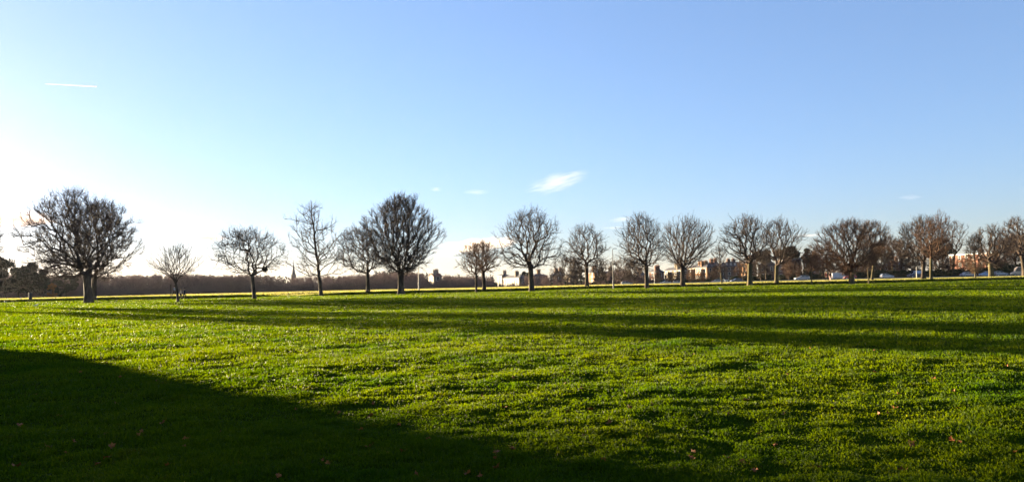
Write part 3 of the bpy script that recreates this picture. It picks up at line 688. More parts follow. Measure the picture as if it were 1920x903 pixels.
BG = [  # px, top row, Y, prototype, width factor, twig, label
 (1062, 480, 262, 2, 1.1, 'twig', 'faint bare tree behind the small cream gabled house'),
 (1079, 486, 255, 0, .8, 'twig', 'small bare tree just left of the tree with twisting limbs'),
 (1124, 487, 258, 0, .8, 'twig', 'small bare tree between the twisting limbed tree and the tall pole'),
 (1163, 484, 262, 2, 1.2, 'twig', 'rounded bare tree above the dark mound of woodland'),
 (1188, 486, 262, 0, 1.0, 'twig', 'rounded bare tree right of the dark mound of woodland'),
 (1231, 503, 251, 3, .8, 'twig_pale', 'thin garden tree in front of the pinkish stone house'),
 (1253, 512, 256, 1, 1.2, 'twig_red', 'low garden tree before the left half of the cream terrace'),
 (1262, 510, 256, 1, 1.0, 'twig_red', 'low garden tree before the right half of the cream terrace'),
 (1292, 506, 258, 1, 1.0, 'twig_red', 'garden tree at the left end of the orange terrace'),
 (1312, 509, 258, 1, 1.2, 'twig_red', 'garden tree before the middle of the orange terrace'),
 (1336, 505, 256, 1, 1.0, 'twig_red', 'garden tree before the tall brown house'),
 (1391, 486, 262, 1, .9, 'twig_red', 'rusty brown tree left of the gnarled sunlit trunk'),
 (1425, 474, 262, 0, 1.0, 'twig', 'brown bushy tree between the gnarled trunk and the orange lit trunk'),
 (1477, 482, 243, 3, 1.0, 'twig_red', 'twin stemmed young birch with brown haze of twigs left of the silver estate car'),
 (1492, 486, 258, 0, .8, 'twig_red', 'brown bushy tree behind the silver estate car'),
 (1541, 462, 250, 0, 1.0, 'twig_red', 'tall brown bushy tree left of the white van'),
 (1562, 476, 248, 1, 1.2, 'twig_red', 'brown bushy tree behind the white van'),
 (1582, 492, 250, 1, 1.0, 'twig_red', 'low brown tree behind the red car'),
 (1612, 478, 252, 0, .8, 'twig_red', 'brown tree in front of the pinkish sandstone house'),
 (1650, 456, 245, 0, .95, 'twig_red', 'brown tree left of the white hatchback'),
 (1688, 452, 243, 0, .95, 'twig_red', 'brown tree between the white hatchback and the dark van'),
 (1708, 466, 241, 1, 1.2, 'twig_red', 'reddish tree directly behind the dark van'),
 (1757, 470, 240, 1, 1.2, 'twig_red', 'reddish tree left of the long flat roofed block'),
 (1775, 482, 240, 3, 1.2, 'twig_red', 'low russet tree in front of the left end of the flat roofed block'),
 (1806, 482, 239, 1, 1.2, 'twig_red', 'low russet tree behind the saloon car'),
 (1845, 478, 238, 1, 1.0, 'twig_red', 'russet tree behind the pale blue hatchback'),
 (1882, 446, 238, 0, .9, 'twig_red', 'dense brown tree left of the camper van'),
 (1903, 440, 240, 0, .9, 'twig_red', 'dense brown tree behind the camper van'),
 (1926, 444, 236, 1, 1.2, 'twig_red', 'dense brown tree cut by the right edge of view'),
]
done = {}
for k, (px, py, Y, pr, wf, tw_, lb) in enumerate(BG):
    x = px_x(px, Y); z0 = Hs(x, Y); s_ = (top_z(px, py, Y)-z0)/9.2
    t = empty('small_bare_tree', (x, Y, z0), k*1.7, lb, 'tree', 'smaller trees along the far road'); t.scale = (s_*wf, s_*wf, s_)
    a = link('trunk', BGP[pr][0], None, t); b = link('crown', BGP[pr][1], None, t)
    b.material_slots[0].link = 'OBJECT'; b.material_slots[0].material = M[tw_]
for lb, px, py, Y, rad, zb, sh, sd_ in [
    ('flat topped dark pine left of the orange lit trunk', 1434, 471, 268, 4.0, 7.0, 'flat', 501),
    ('flat topped dark pine right of the orange lit trunk', 1478, 466, 268, 5.0, 8.0, 'flat', 502),
    ('pointed dark conifer beside the steep gabled sandstone house', 1513, 468, 262, 2.4, 2.0, 'cone', 503),
    ('dark green cedar left of the long flat roofed block', 1766, 448, 262, 4.6, 6.5, 'flat', 504),
    ('thick dark cedar top above the brown trees at right', 1752, 456, 256, 3.5, 6.0, 'round', 505),
    ('pointed little conifer behind the cream stone block', 983, 508, 305, 1.6, 1.0, 'cone', 506),
    ('dark evergreen behind the tree with twisting limbs', 1086, 500, 295, 2.6, 1.0, 'round', 507),
    ('dark evergreen right of the orange stone house', 1126, 504, 292, 2.4, 1.0, 'round', 508)]:
    X = px_x(px, Y); evergreen(lb, X, Y, top_z(px, py, Y)-Hs(X, Y), rad, zb, sd_, name='conifer', n=5000, size=.2)

def hedge(label, p0, p1, h, seed, off=15):
    rs = np.random.RandomState(seed); n = max(3, int(abs(p1-p0)/4)); cs = []; rr = []
    for px in np.linspace(p0, p1, n):
        X = px_x(px, 240); Yy = float(edge_y(X))+off; X = px_x(px, Yy); z0 = Hs(X, Yy); hh = h*rs.uniform(.75, 1.2)
        cs += [(X, Yy, z0+hh*.35), (X, Yy, z0+hh*.7)]; rr += [hh*.5, hh*.42]
    V, Fc = leaves(rs, cs, rr, n*750, .13, .95)
    c = np.array(cs).mean(0); V = V-np.array([c[0], c[1], 0])
    o = link('hedge', mesh_np('hedge', V, Fc, 4), M['hedge']); o.location = (c[0], c[1], 0)
    tag(o, label, 'hedge', 'dark hedges beyond the road')
hedge('dark hedge behind the white hatchback and dark van', 1640, 1765, 2.3, 601)
hedge('dark hedge behind the saloon car', 1766, 1850, 2.3, 602)
hedge('dark hedge behind the camper van at the right edge', 1852, 1960, 3.4, 603)
hedge('dark hedge behind the silver estate car', 1462, 1560, 2.2, 604, 30)
hedge('dark hedge at the foot of the dark mansard house', 1370, 1440, 2.0, 605, 40)
hedge('dark hedge at the foot of the terraces by the V shaped tree', 1240, 1345, 1.6, 606, 45)
hedge('dark hedge between the stout mossy tree and the pink stone house', 1570, 1638, 2.0, 607, 20)
hedge('low dark hedge left of the tall slim pole', 1020, 1150, 1.5, 608, 45)
hedge('low dark hedge between pole and long limbed tree', 1152, 1238, 1.8, 609, 42)

# road and pavement beyond the lawn
def ribbon(name, o0, o1, dz, m, thick, x0=40, x1=330):
    xs_ = np.linspace(x0, x1, 120); vs_ = []; fs = []
    for x in xs_:
        ey = float(edge_y(x)); zz = max(Hs(x, ey+o0), Hs(x, ey+o1), Hs(x, ey+(o0+o1)/2))
        vs_ += [(x, ey+o0, zz+dz), (x, ey+o1, zz+dz), (x, ey+o0, zz+dz-thick), (x, ey+o1, zz+dz-thick)]
    for k in range(len(xs_)-1):
        b = k*4; c = b+4; fs += [(b, c, c+1, b+1), (b, b+2, c+2, c), (b+1, c+1, c+3, b+3)]
    me = bpy.data.meshes.new(name); me.from_pydata(vs_, [], fs); me.update()
    o = link(name, me, M[m]); o['kind'] = 'structure'; return o
ribbon('pavement', -.5, 2.2, .16, 'paving', .6); ribbon('road', 2.2, 10.5, .04, 'asphalt', .6); ribbon('far_pavement', 10.5, 12.6, .16, 'paving', .6)
ribbon('road_marking', 6.3, 6.42, .045, 'white_paint', .003)

# ------------------------------------------------------------------ vehicles
M['tyre'] = mat('tyre_rubber', (.02, .02, .02), .8); M['rim'] = mat('wheel_rim', (.45, .45, .46), .35, .5, .8)
M['carglass'] = mat('car_glass', (.02, .025, .03), .05, .7); M['head'] = mat('headlight_lens', (.75, .75, .72), .1, .6); M['tail'] = mat('tail_light_lens', (.35, .01, .01), .2, .5)
M['trim'] = mat('black_trim', (.02, .02, .022), .6); M['plate'] = mat('number_plate', (.7, .7, .65), .5)
def paint(name, c, metal=0.0): 
    if name not in M: 
        M[name] = mat(name, c, .28, .5, metal); M[name].node_tree.nodes['Principled BSDF'].inputs['Coat Weight'].default_value = .5
    return M[name]
PROF = {  # lower body outline (x, z), roof outline, wheelbase
 'saloon': dict(L=4.4, low=[(-2.2,.32),(-2.22,.62),(-2.12,.88),(-1.55,.96),(-.9,.98),(.85,.95),(1.75,.82),(2.12,.68),(2.2,.45),(2.15,.3)], roof=[(-1.6,.96),(-1.0,1.36),(-.3,1.44),(.25,1.40),(1.0,.94)], wb=(-1.35,1.35), W=.86),
 'estate': dict(L=4.5, low=[(-2.2,.32),(-2.24,.65),(-2.2,.95),(-1.5,.98),(.85,.96),(1.75,.84),(2.14,.68),(2.2,.45),(2.15,.3)], roof=[(-2.18,.95),(-1.95,1.40),(-1.0,1.50),(.2,1.46),(1.02,.95)], wb=(-1.35,1.4), W=.88),
 'hatch': dict(L=3.9, low=[(-1.9,.32),(-1.94,.65),(-1.88,.95),(-1.3,.98),(.7,.96),(1.5,.84),(1.86,.66),(1.92,.45),(1.88,.3)], roof=[(-1.86,.95),(-1.55,1.40),(-.8,1.48),(.1,1.43),(.95,.94)], wb=(-1.2,1.2), W=.83),
 'van': dict(L=5.0, low=[(-2.5,.35),(-2.5,1.15),(-1.5,1.2),(1.1,1.2),(1.95,1.08),(2.4,.85),(2.48,.5),(2.42,.35)], roof=[(-2.49,1.15),(-2.44,2.0),(-1.8,2.12),(.3,2.12),(.85,2.0),(1.55,1.15)], wb=(-1.5,1.6), W=.98),
 'camper': dict(L=5.2, low=[(-2.6,.4),(-2.6,1.2),(-1.5,1.22),(1.2,1.22),(2.0,1.08),(2.5,.85),(2.58,.5),(2.5,.38)], roof=[(-2.59,1.2),(-2.56,2.35),(-2.1,2.5),(.9,2.5),(1.45,2.1),(1.7,1.2)], wb=(-1.6,1.75), W=1.0),
}
def loft(outline, ws, mi=0, mb=None):
    """closed outline in xz, swept over y stations ws=[(y, inset)]"""
    mb = mb or MB(); n = len(outline); cx = sum(p[0] for p in outline)/n; cz = sum(p[1] for p in outline)/n; vs_ = []
    for y, ins in ws:
        for (a, b) in outline: vs_.append((cx+(a-cx)*(1-ins*.6), y, cz+(b-cz)*(1-ins)))
    fs = []
    for j in range(len(ws)-1):
        for k in range(n): fs.append((j*n+k, (j+1)*n+k, (j+1)*n+(k+1) % n, j*n+(k+1) % n))
    fs.append(tuple(range(n))); fs.append(tuple((len(ws)-1)*n+k for k in range(n-1, -1, -1)))
    mb.add(vs_, fs, mi); return mb
def car(kind, label, cat, colour, px, Y, face=1, name='parked_car', rz=0.0, roofc=None, z=None, group='cars parked along the far road'):
    P = PROF[kind]; W = P['W']; x = px_x(px, Y); zz = (Hs(x, Y)+.06) if z is None else z
    t = empty(name, (x, Y, zz), (0 if face > 0 else math.pi)+rz, label, cat, group)
    b = loft(P['low'], [(-W, .10), (-W*.97, .03), (-W*.9, 0), (W*.9, 0), (W*.97, .03), (W, .10)])
    body = b.build('body', colour, t)
    rb = loft(P['roof'], [(-W*.80, .10), (-W*.76, 0), (W*.76, 0), (W*.80, .10)]); rb.build('roof', roofc or colour, t)
    # side, front and rear glass as separate panes set 1 cm proud
    r = P['roof']; zb = r[0][1]+.05; zt = max(p[1] for p in r)-.12
    def side_x(z_, front):
        pts = r[::-1] if front else r
        for (a, b_), (c, d) in zip(pts, pts[1:]):
            if min(b_, d) <= z_ <= max(b_, d) and abs(d-b_) > 1e-4: return a+(c-a)*(z_-b_)/(d-b_)
        return pts[-1][0]
    f0, f1 = side_x(zb, True)-.12, side_x(zt, True)-.10; k0, k1 = side_x(zb, False)+.12, side_x(zt, False)+.10
    if kind == 'van': k0 = k1 = .55
    midb = (f0+k0)/2; midt = (f1+k1)/2
    for s_ in (-1, 1):
        y_ = s_*(W*.80+.012)
        for (a, b_, c, d) in (((k0, k1, midb-.05, midt-.05)), ((midb+.05, midt+.05, f0, f1))):
            wm = MB(); wm.add([(a, y_, zb), (c, y_, zb), (d, y_*.985, zt), (b_, y_*.985, zt), (a, y_-s_*.02, zb), (c, y_-s_*.02, zb), (d, y_*.985-s_*.02, zt), (b_, y_*.985-s_*.02, zt)], [(0, 1, 2, 3), (7, 6, 5, 4), (0, 4, 5, 1), (2, 6, 7, 3), (1, 5, 6, 2), (0, 3, 7, 4)])
            wm.build('side_window', M['carglass'], t)
    wm = MB(); e = .015
    a0, a1 = side_x(zb, True), side_x(zt, True)
    wm.add([(a0+e, -W*.68, zb), (a0+e, W*.68, zb), (a1+e, W*.64, zt), (a1+e, -W*.64, zt), (a0-.02, -W*.68, zb), (a0-.02, W*.68, zb), (a1-.02, W*.64, zt), (a1-.02, -W*.64, zt)], [(0, 1, 2, 3), (7, 6, 5, 4), (0, 4, 5, 1), (2, 6, 7, 3), (1, 5, 6, 2), (0, 3, 7, 4)])
    wm.build('windscreen', M['carglass'], t)
    fx_ = max(p[0] for p in P['low']); bx_ = min(p[0] for p in P['low'])
    for s_ in (-1, 1):
        m_ = MB(); m_.box(fx_-.22, s_*W*.72-.16, .60, fx_-.02, s_*W*.72+.16, .74); m_.build('headlight', M['head'], t)
        m_ = MB(); m_.box(bx_-.01, s_*W*.74-.12, .70, bx_+.12, s_*W*.74+.12, .90); m_.build('tail_light', M['tail'], t)
        m_ = MB(); m_.box(f0-.1, s_*(W+.10)-.08, zb-.02, f0+.05, s_*(W+.10)+.08, zb+.14); m_.build('wing_mirror', M['trim'], t)
        for wx in P['wb']:
            m_ = MB(); m_.tube([(wx, s_*(W-.16), .32), (wx, s_*(W-.01), .32), (wx, s_*(W+.012), .32)], [.32, .32, .29], 18); tw_ = m_.build('wheel', M['tyre'], t)
            m_ = MB(); m_.tube([(wx, s_*(W+.005), .32), (wx, s_*(W+.025), .32)], [.21, .19], 12); m_.build('rim', M['rim'], tw_)
    m_ = MB(); m_.box(fx_-.10, -W*.8, .30, fx_+.04, W*.8, .46); m_.box(bx_-.04, -W*.8, .30, bx_+.10, W*.8, .46); m_.build('bumper', M['trim'], t)
    m_ = MB(); m_.box(fx_+.043, -.26, .36, fx_+.052, .26, .45); m_.box(bx_-.052, -.26, .36, bx_-.043, .26, .45); m_.build('number_plate', M['plate'], t)
    return t
WH = paint('white_car_paint', (.50, .50, .49)); SI = paint('silver_car_paint', (.30, .31, .33), .3); RD = paint('red_car_paint', (.35, .03, .03)); DB = paint('dark_blue_car_paint', (.03, .04, .08)); PB = paint('pale_blue_car_paint', (.35, .45, .58)); CR = paint('cream_vehicle_paint', (.60, .48, .36))
car('hatch', 'small white car right of the tall slim pole', 'car', WH, 1173, 256)
car('hatch', 'white hatchback half hidden by grass left of the V shaped tree', 'car', WH, 1245, 256, -1)
car('hatch', 'white hatchback beside the V shaped tree trunk', 'car', WH, 1270, 256, 1)
car('saloon', 'silver saloon in front of the tall brown stone house', 'car', SI, 1345, 254, 1)
car('hatch', 'dark blue car in front of the mansard house', 'car', DB, 1378, 258, -1)
car('estate', 'silver estate car seen side on before the high roofed brown house', 'car', SI, 1501, 239, -1)
car('van', 'white van between two walkers and the stout mossy tree', 'van', WH, 1571, 246, 1, name='parked_van')
car('hatch', 'red car hard against the stout mossy tree', 'car', RD, 1590, 238, -1)
car('hatch', 'white hatchback under the brown trees left of the dark van', 'car', WH, 1660, 236, 1)
car('van', 'dark van with pale sky sheen coloured into its roof behind the thin metal pole', 'van', DB, 1715, 236, -1, name='parked_van', roofc=PB)  # pale roof colour stands in for skylight reflected on a dark roof
car('saloon', 'silver saloon car parked by the long flat roofed block', 'car', SI, 1812, 229, 1)
car('hatch', 'pale blue hatchback left of the thick gnarled sunlit trunk', 'car', PB, 1846, 230, -1)
car('hatch', 'silver hatchback right of the thick gnarled sunlit trunk', 'car', SI, 1873, 234, 1)
car('camper', 'cream camper van catching the sun at the right edge of view', 'camper van', CR, 1912, 212, -1, name='camper_van', rz=-.35, group=None)

# ------------------------------------------------------------------ poles, bin, nest, birds
M['pole'] = mat('galvanised_pole', (.22, .21, .19), .5, .4, .3); M['pole_dark'] = mat('dark_painted_pole', (.05, .05, .05), .6)
def lamp_post(label, px, py, ty, r=.09, m='pole', name='lamp_post', arm=True, cat='lamp post'):
    b = ground(px, py); h = (py-ty)/F*b.y; t = empty(name, b, 0, label, cat)
    mb = MB(); mb.tube([(0, 0, -.3), (0, 0, 1.4), (0, 0, 1.45), (0, 0, h)], [r*1.5, r*1.5, r, r*.55], 12); mb.build('pole', M[m], t)
    mb = MB(); mb.box(-.09, -r*1.5-.012, .5, .09, -r*1.5+.002, 1.1); mb.build('access_door', M[m], t)
    if arm:
        mb = MB(); mb.tube([(0, 0, h-.05), (.1, 0, h+.1), (.35, 0, h+.14)], [r*.5, r*.45, r*.4], 8); mb.build('arm', M[m], t)
        mb = MB(); mb.box(.3, -.08, h+.10, .72, .08, h+.19); mb.build('lamp_head', M[m], t)
    return t
lamp_post('tall slim lamp post with pale lit base right of the tallest dense tree', 785.5, 548, 492)
lamp_post('tall slim dark pole between the twisting limbed tree and the long limbed tree', 1150.5, 537, 464, m='pole_dark')
lamp_post('thin lamp post in front of the pinkish stone house', 1227.5, 532, 499, r=.06)
lamp_post('thin metal pole in front of the dark van', 1719, 521, 499, r=.08)
def post(label, px, py, ty, r, m, name='post', cat='post'):
    b = ground(px, py); h = (py-ty)/F*b.y; mb = MB(); mb.tube([(0, 0, -.2), (0, 0, h-.03), (0, 0, h)], [r, r*.95, r*.6], 10)
    o = mb.build(name, M[m], None); o.location = b; return tag(o, label, cat)
post('dark upright wooden post left of the young tree and the walkers', 320.5, 558, 536, .09, 'bark')
post('small pale marker post right of the large round bare tree', 1007, 534.5, 531, .10, 'white_paint', 'marker_post')
b = ground(57, 563); g = empty('litter_bin', b, 0, 'dark litter bin standing alone on the lawn at far left', 'bin')
mb = MB(); mb.tube([(0, 0, 0), (0, 0, .06), (0, 0, .9), (0, 0, .95)], [.24, .27, .30, .31], 16); mb.build('bin_body', M['pole_dark'], g)
mb = MB(); mb.tube([(0, 0, .96), (0, 0, 1.08), (0, 0, 1.16)], [.32, .30, .14], 16); mb.build('lid', M['pole_dark'], g)
# nest
rs_ = np.random.RandomState(3); bb = ground(477, 560); mpp = bb.y/F
nb = MB()
P = nrm(rs_.randn(260, 3))*np.array([.36, .33, .27])*(.75+.3*rs_.rand(260, 1)); Dn = nrm(np.cross(P, rs_.randn(260, 3)))*.26
v, f = prisms(P-Dn, P+Dn, np.full(260, .022), np.full(260, .012), 4)
nb.ball((0, 0, 0), 1, 12, 8, 0, (.31, .28, .22))
me = bpy.data.meshes.new('nest'); bv = np.array(nb.v); me.from_pydata([tuple(q) for q in v]+[tuple(q) for q in bv], [], [tuple(q) for q in f]+[tuple(i+len(v) for i in q) for q in nb.f]); me.update()
o = link('bird_nest', me, M['bark']); o.location = (bb.x+((495.5-477)+.0222*56)*mpp, bb.y, bb.z+(560-505)*mpp); tag(o, 'dark ball of sticks in the right branches of the umbrella shaped tree', 'nest')

# gulls
M['gull'] = mat('gull_white', (.80, .80, .80), .6); M['gullgrey'] = mat('gull_grey', (.35, .37, .40), .6); M['beak'] = mat('beak_yellow', (.7, .45, .05), .5)
def gull():
    g = empty('gull', (0, 0, 0)); mb = MB()
    mb.tube([(-.22, 0, .17), (-.12, 0, .19), (0, 0, .20), (.10, 0, .22), (.15, 0, .28), (.18, 0, .34), (.23, 0, .35), (.27, 0, .345)], [.012, .055, .085, .075, .045, .042, .036, .01], 12)
    mb.build('body', M['gull'], g, True)
    for s_ in (-1, 1):
        mb = MB(); mb.tube([(-.34, s_*.03, .20), (-.18, s_*.055, .215), (0, s_*.075, .225), (.10, s_*.06, .23)], [.006, .03, .045, .012], 8); mb.build('wing', M['gullgrey'], g, True)
        mb = MB(); mb.tube([(0.01, s_*.03, -.01), (.015, s_*.03, .08), (0, s_*.03, .15)], [.008, .008, .014], 6); mb.add([(.0, s_*.03-.02, .001), (.07, s_*.03-.03, .001), (.08, s_*.03, .004), (.07, s_*.03+.03, .001), (0, s_*.03+.02, .001), (.02, s_*.03, .02)], [(0, 1, 5), (1, 2, 5), (2, 3, 5), (3, 4, 5), (4, 0, 5), (0, 4, 3, 2, 1)]); mb.build('leg', M['beak'], g)
    mb = MB(); mb.tube([(.262, 0, .345), (.31, 0, .335), (.325, 0, .325)], [.012, .008, .003], 8); mb.build('beak', M['beak'], g)
    return g
G0 = gull()
for k, (px, py, rz, lb) in enumerate([(67, 575.5, .6, 'white gull on the lawn below the leftmost big tree, nearest of the three'), (10, 565, 3.0, 'white gull closest to the left edge on the dark strip of lawn'), (38.5, 564, 1.9, 'white gull left of the litter bin on the dark strip of lawn'), (1351, 544, 3.4, 'grey and white gull alone on the lawn below the little young tree')]):
    q = G0 if k == 0 else copy_tree(G0); q.location = ground(px, py); q.rotation_euler = (0, 0, rz); q.scale = (.95,)*3; tag(q, lb, 'gull', 'gulls on the grass')

# ------------------------------------------------------------------ people
M['skin'] = mat('skin', (.45, .28, .20), .6)
def cloth(name, c):
    if name not in M: M[name] = mat(name, c, .9, .1)
    return M[name]
def skinned(name, verts, edges, radii, m, parent, lvl=2, root=0):
    me = bpy.data.meshes.new(name); me.from_pydata(verts, edges, []); me.update()
    o = bpy.data.objects.new(name, me); col.objects.link(o)
    o.modifiers.new('s', 'SKIN'); sv = me.skin_vertices[0].data
    for k, r_ in enumerate(radii): sv[k].radius = r_ if isinstance(r_, tuple) else (r_, r_)
    sv[root].use_root = True
    ss = o.modifiers.new('u', 'SUBSURF'); ss.levels = lvl; ss.render_levels = lvl
    dg = bpy.context.evaluated_depsgraph_get(); me2 = bpy.data.meshes.new_from_object(o.evaluated_get(dg)); me2.name = name
    bpy.data.objects.remove(o); bpy.data.meshes.remove(me)
    me2.materials.clear()
    return link(name, me2, m, parent, smooth=True)
def person(label, loc, rz, jacket, trousers, hair, stride=.38, hood=False, long_hair=False, group='walkers on the park grass', armsw=.22, scale=1.0):
    t = empty('person', loc, rz, label, 'person', group); t.scale = (scale,)*3
    s = stride; pz = .93-.06*abs(s)
    # joints, walking along +x
    hipL, hipR = (0, .09, pz-.02), (0, -.09, pz-.02)
    knL, knR = (s*.62, .09, pz-.44), (-s*.22, -.09, pz-.45)
    anL, anR = (s*1.0, .09, .10), (-s*1.12, -.09, .16)
    toL, toR = (s*1.0+.18, .10, .05), (-s*1.12+.16, -.10, .045)
    chest, neck, head = (.02, 0, pz+.38), (.03, 0, pz+.56), (.06, 0, pz+.72)
    shL, shR = (.02, .17, pz+.48), (.02, -.17, pz+.48)
    elL, elR = (-armsw*.5, .23, pz+.22), (armsw*.45, -.23, pz+.22)
    waL, waR = (-armsw*.55, .24, pz-.02), (armsw*1.15, -.22, pz+.02)
    haL, haR = (-armsw*.5+.01, .24, pz-.09), (armsw*1.25+.04, -.21, pz-.04)
    V = [(0, 0, pz), (.01, 0, pz+.2), chest, neck, head, (.07, 0, pz+.80), hipL, knL, anL, toL, hipR, knR, anR, toR, shL, elL, waL, haL, shR, elR, waR, haR]
    E = [(0, 1), (1, 2), (2, 3), (3, 4), (4, 5), (0, 6), (6, 7), (7, 8), (8, 9), (0, 10), (10, 11), (11, 12), (12, 13), (2, 14), (14, 15), (15, 16), (16, 17), (2, 18), (18, 19), (19, 20), (20, 21)]
    Rr = [.14, .13, (.16, .13), .055, .095, .075, .085, .058, .042, .035, .085, .058, .042, .035, .062, .045, .032, .036, .062, .045, .032, .036]
    body = skinned('body', V, E, Rr, M['skin'], t)
    # face and fingers joined to the body mesh
    bm = bmesh.new(); bm.from_mesh(body.data)
    ex = MB(); hx, hz = head[0], head[2]
    ex.tube([(hx+.085, 0, hz+.045), (hx+.118, 0, hz+.005), (hx+.09, 0, hz-.005)], [.008, .016, .012], 6)
    for s_ in (-1, 1): ex.ball((hx-.005, s_*.092, hz+.015), .026, 6, 5, 0, (.7, .35, 1.1)); ex.ball((hx+.084, s_*.034, hz+.04), .012, 6, 5)
    ex.tube([(hx+.086, -.025, hz-.035), (hx+.096, 0, hz-.037), (hx+.086, .025, hz-.035)], [.004, .008, .004], 6)
    for hd, s_ in ((haL, 1), (haR, -1)):
        for k, ln in enumerate((.070, .080, .075, .058)):
            yy = hd[1]; xx = hd[0]+.03-.021*k
            ex.tube([(xx*1.0, yy, hd[2]-.01), (xx+.006, yy-s_*.004, hd[2]-.03-ln*.4), (xx+.014, yy-s_*.018, hd[2]-.03-ln)], [.011, .0095, .007], 6)
        ex.tube([(hd[0]+.028, hd[1], hd[2]+.01), (hd[0]+.052, hd[1]-s_*.01, hd[2]-.025), (hd[0]+.056, hd[1]-s_*.015, hd[2]-.05)], [.012, .010, .008], 6)
    tm = ex.mesh('x'); bm.from_mesh(tm); bm.to_mesh(body.data); bm.free(); body.data.polygons.foreach_set('use_smooth', [True]*len(body.data.polygons))
    def up(p, q, f): return tuple(a+(b-a)*f for a, b in zip(p, q))
    skinned('jacket', [(0, 0, pz-.10), (.005, 0, pz+.05), (.01, 0, pz+.22), chest, (.03, 0, pz+.55), shL, elL, up(elL, waL, .92), shR, elR, up(elR, waR, .92)], [(0, 1), (1, 2), (2, 3), (3, 4), (3, 5), (5, 6), (6, 7), (3, 8), (8, 9), (9, 10)],
            [(.18, .16), (.175, .155), (.165, .15), (.185, .155), .075, .085, .068, .055, .085, .068, .055], jacket, t, root=2)
    skinned('trousers', [(0, 0, pz+.02), hipL, knL, up(knL, anL, .96), hipR, knR, up(knR, anR, .96)], [(0, 1), (1, 2), (2, 3), (0, 4), (4, 5), (5, 6)], [.15, .105, .078, .062, .105, .078, .062], trousers, t)
    for an, to in ((anL, toL), (anR, toR)): skinned('shoe', [(an[0]-.05, an[1], an[2]-.045), (an[0]+.05, an[1], an[2]-.04), (to[0]+.02, to[1], to[2]-.01)], [(0, 1), (1, 2)], [.045, .05, .035], cloth('shoe_black', (.03, .03, .03)), t, lvl=1)
    if hood: 
        mb = MB(); mb.ball((hx-.025, 0, hz+.02), .135, 14, 9, 0, (1, .95, 1.08)); h = mb.build('hood', jacket, t, True)
    else:
        mb = MB(); mb.ball((hx-.022, 0, hz+.045), .112, 14, 9, 0, (1, .92, .98)); 
        if long_hair: mb.ball((hx-.07, 0, hz-.06), .10, 12, 8, 0, (.7, .9, 1.5))
        mb.build('hair', hair, t, True)
    return t
HB = cloth('hair_dark', (.03, .02, .015)); HL = cloth('hair_fair', (.35, .22, .10))
def P_(px, py): return ground(px, py)
person('walker all in dark clothes mid stride, rightmost of three by the young tree', P_(345.3, 558.3), 0.1, cloth('navy_jacket', (.02, .02, .05)), cloth('black_trousers', (.02, .02, .025)), HB, .42)
person('walker in cream jacket and dark trousers just right of the young tree stem', P_(338.6, 558.3), 0.15, cloth('cream_jacket', (.60, .47, .32)), cloth('black_trousers', (.02, .02, .025)), HL, .36, long_hair=True)
person('walker in pale grey jacket striding between the dark post and the young tree', P_(327.5, 558.3), 3.2, cloth('grey_jacket', (.30, .30, .32)), cloth('black_trousers', (.02, .02, .025)), HB, .42)
person('walker in dark maroon coat with fair hair, left of the right hand pair', P_(1550.5, 526.2), 2.4, cloth('maroon_coat', (.09, .02, .025)), cloth('black_trousers', (.02, .02, .025)), HL, .22)
person('walker in dark jacket and pale pink trousers, right of the right hand pair', P_(1557, 526.6), 1.2, cloth('brown_jacket', (.10, .06, .04)), cloth('pink_trousers', (.62, .42, .36)), HB, .2)
# dog
M['dog'] = mat('white_dog_fur', (.72, .70, .66), .9)
def dog(loc, rz, label):
    t = empty('dog', loc, rz, label, 'dog')
    V = [(-.28, 0, .50), (0, 0, .47), (.26, 0, .50), (.40, 0, .62), (.50, 0, .72), (.60, 0, .70), (.68, 0, .68), (-.34, 0, .52), (-.48, 0, .60), (-.56, 0, .72)]
    E = [(0, 1), (1, 2), (2, 3), (3, 4), (4, 5), (5, 6), (0, 7), (7, 8), (8, 9)]
    Rr = [.105, .10, .135, .085, .085, .05, .035, .05, .025, .014]
    for s_ in (-1, 1):
        b = len(V); V += [(-.28, s_*.08, .42), (-.20, s_*.09, .28), (-.34, s_*.09, .17), (-.31, s_*.09, .03), (-.25, s_*.09, .02)]; E += [(0, b), (b, b+1), (b+1, b+2), (b+2, b+3), (b+3, b+4)]; Rr += [.075, .05, .028, .024, .024]
        b = len(V); V += [(.26, s_*.08, .40), (.24, s_*.08, .26), (.27, s_*.08, .12), (.27, s_*.08, .03), (.32, s_*.08, .02)]; E += [(2, b), (b, b+1), (b+1, b+2), (b+2, b+3), (b+3, b+4)]; Rr += [.06, .036, .026, .023, .023]
    skinned('body', V, E, Rr, M['dog'], t, root=1)
    for s_ in (-1, 1):
        mb = MB(); mb.add([(.47, s_*.05, .78), (.52, s_*.07, .78), (.48, s_*.10, .70), (.49, s_*.045, .75)], [(0, 1, 2), (0, 2, 3), (1, 3, 2), (0, 3, 1)]); mb.build('ear', M['dog'], t)
dog(ground(1362, 530), 2.9, 'white dog standing on the grass right of the little young tree')

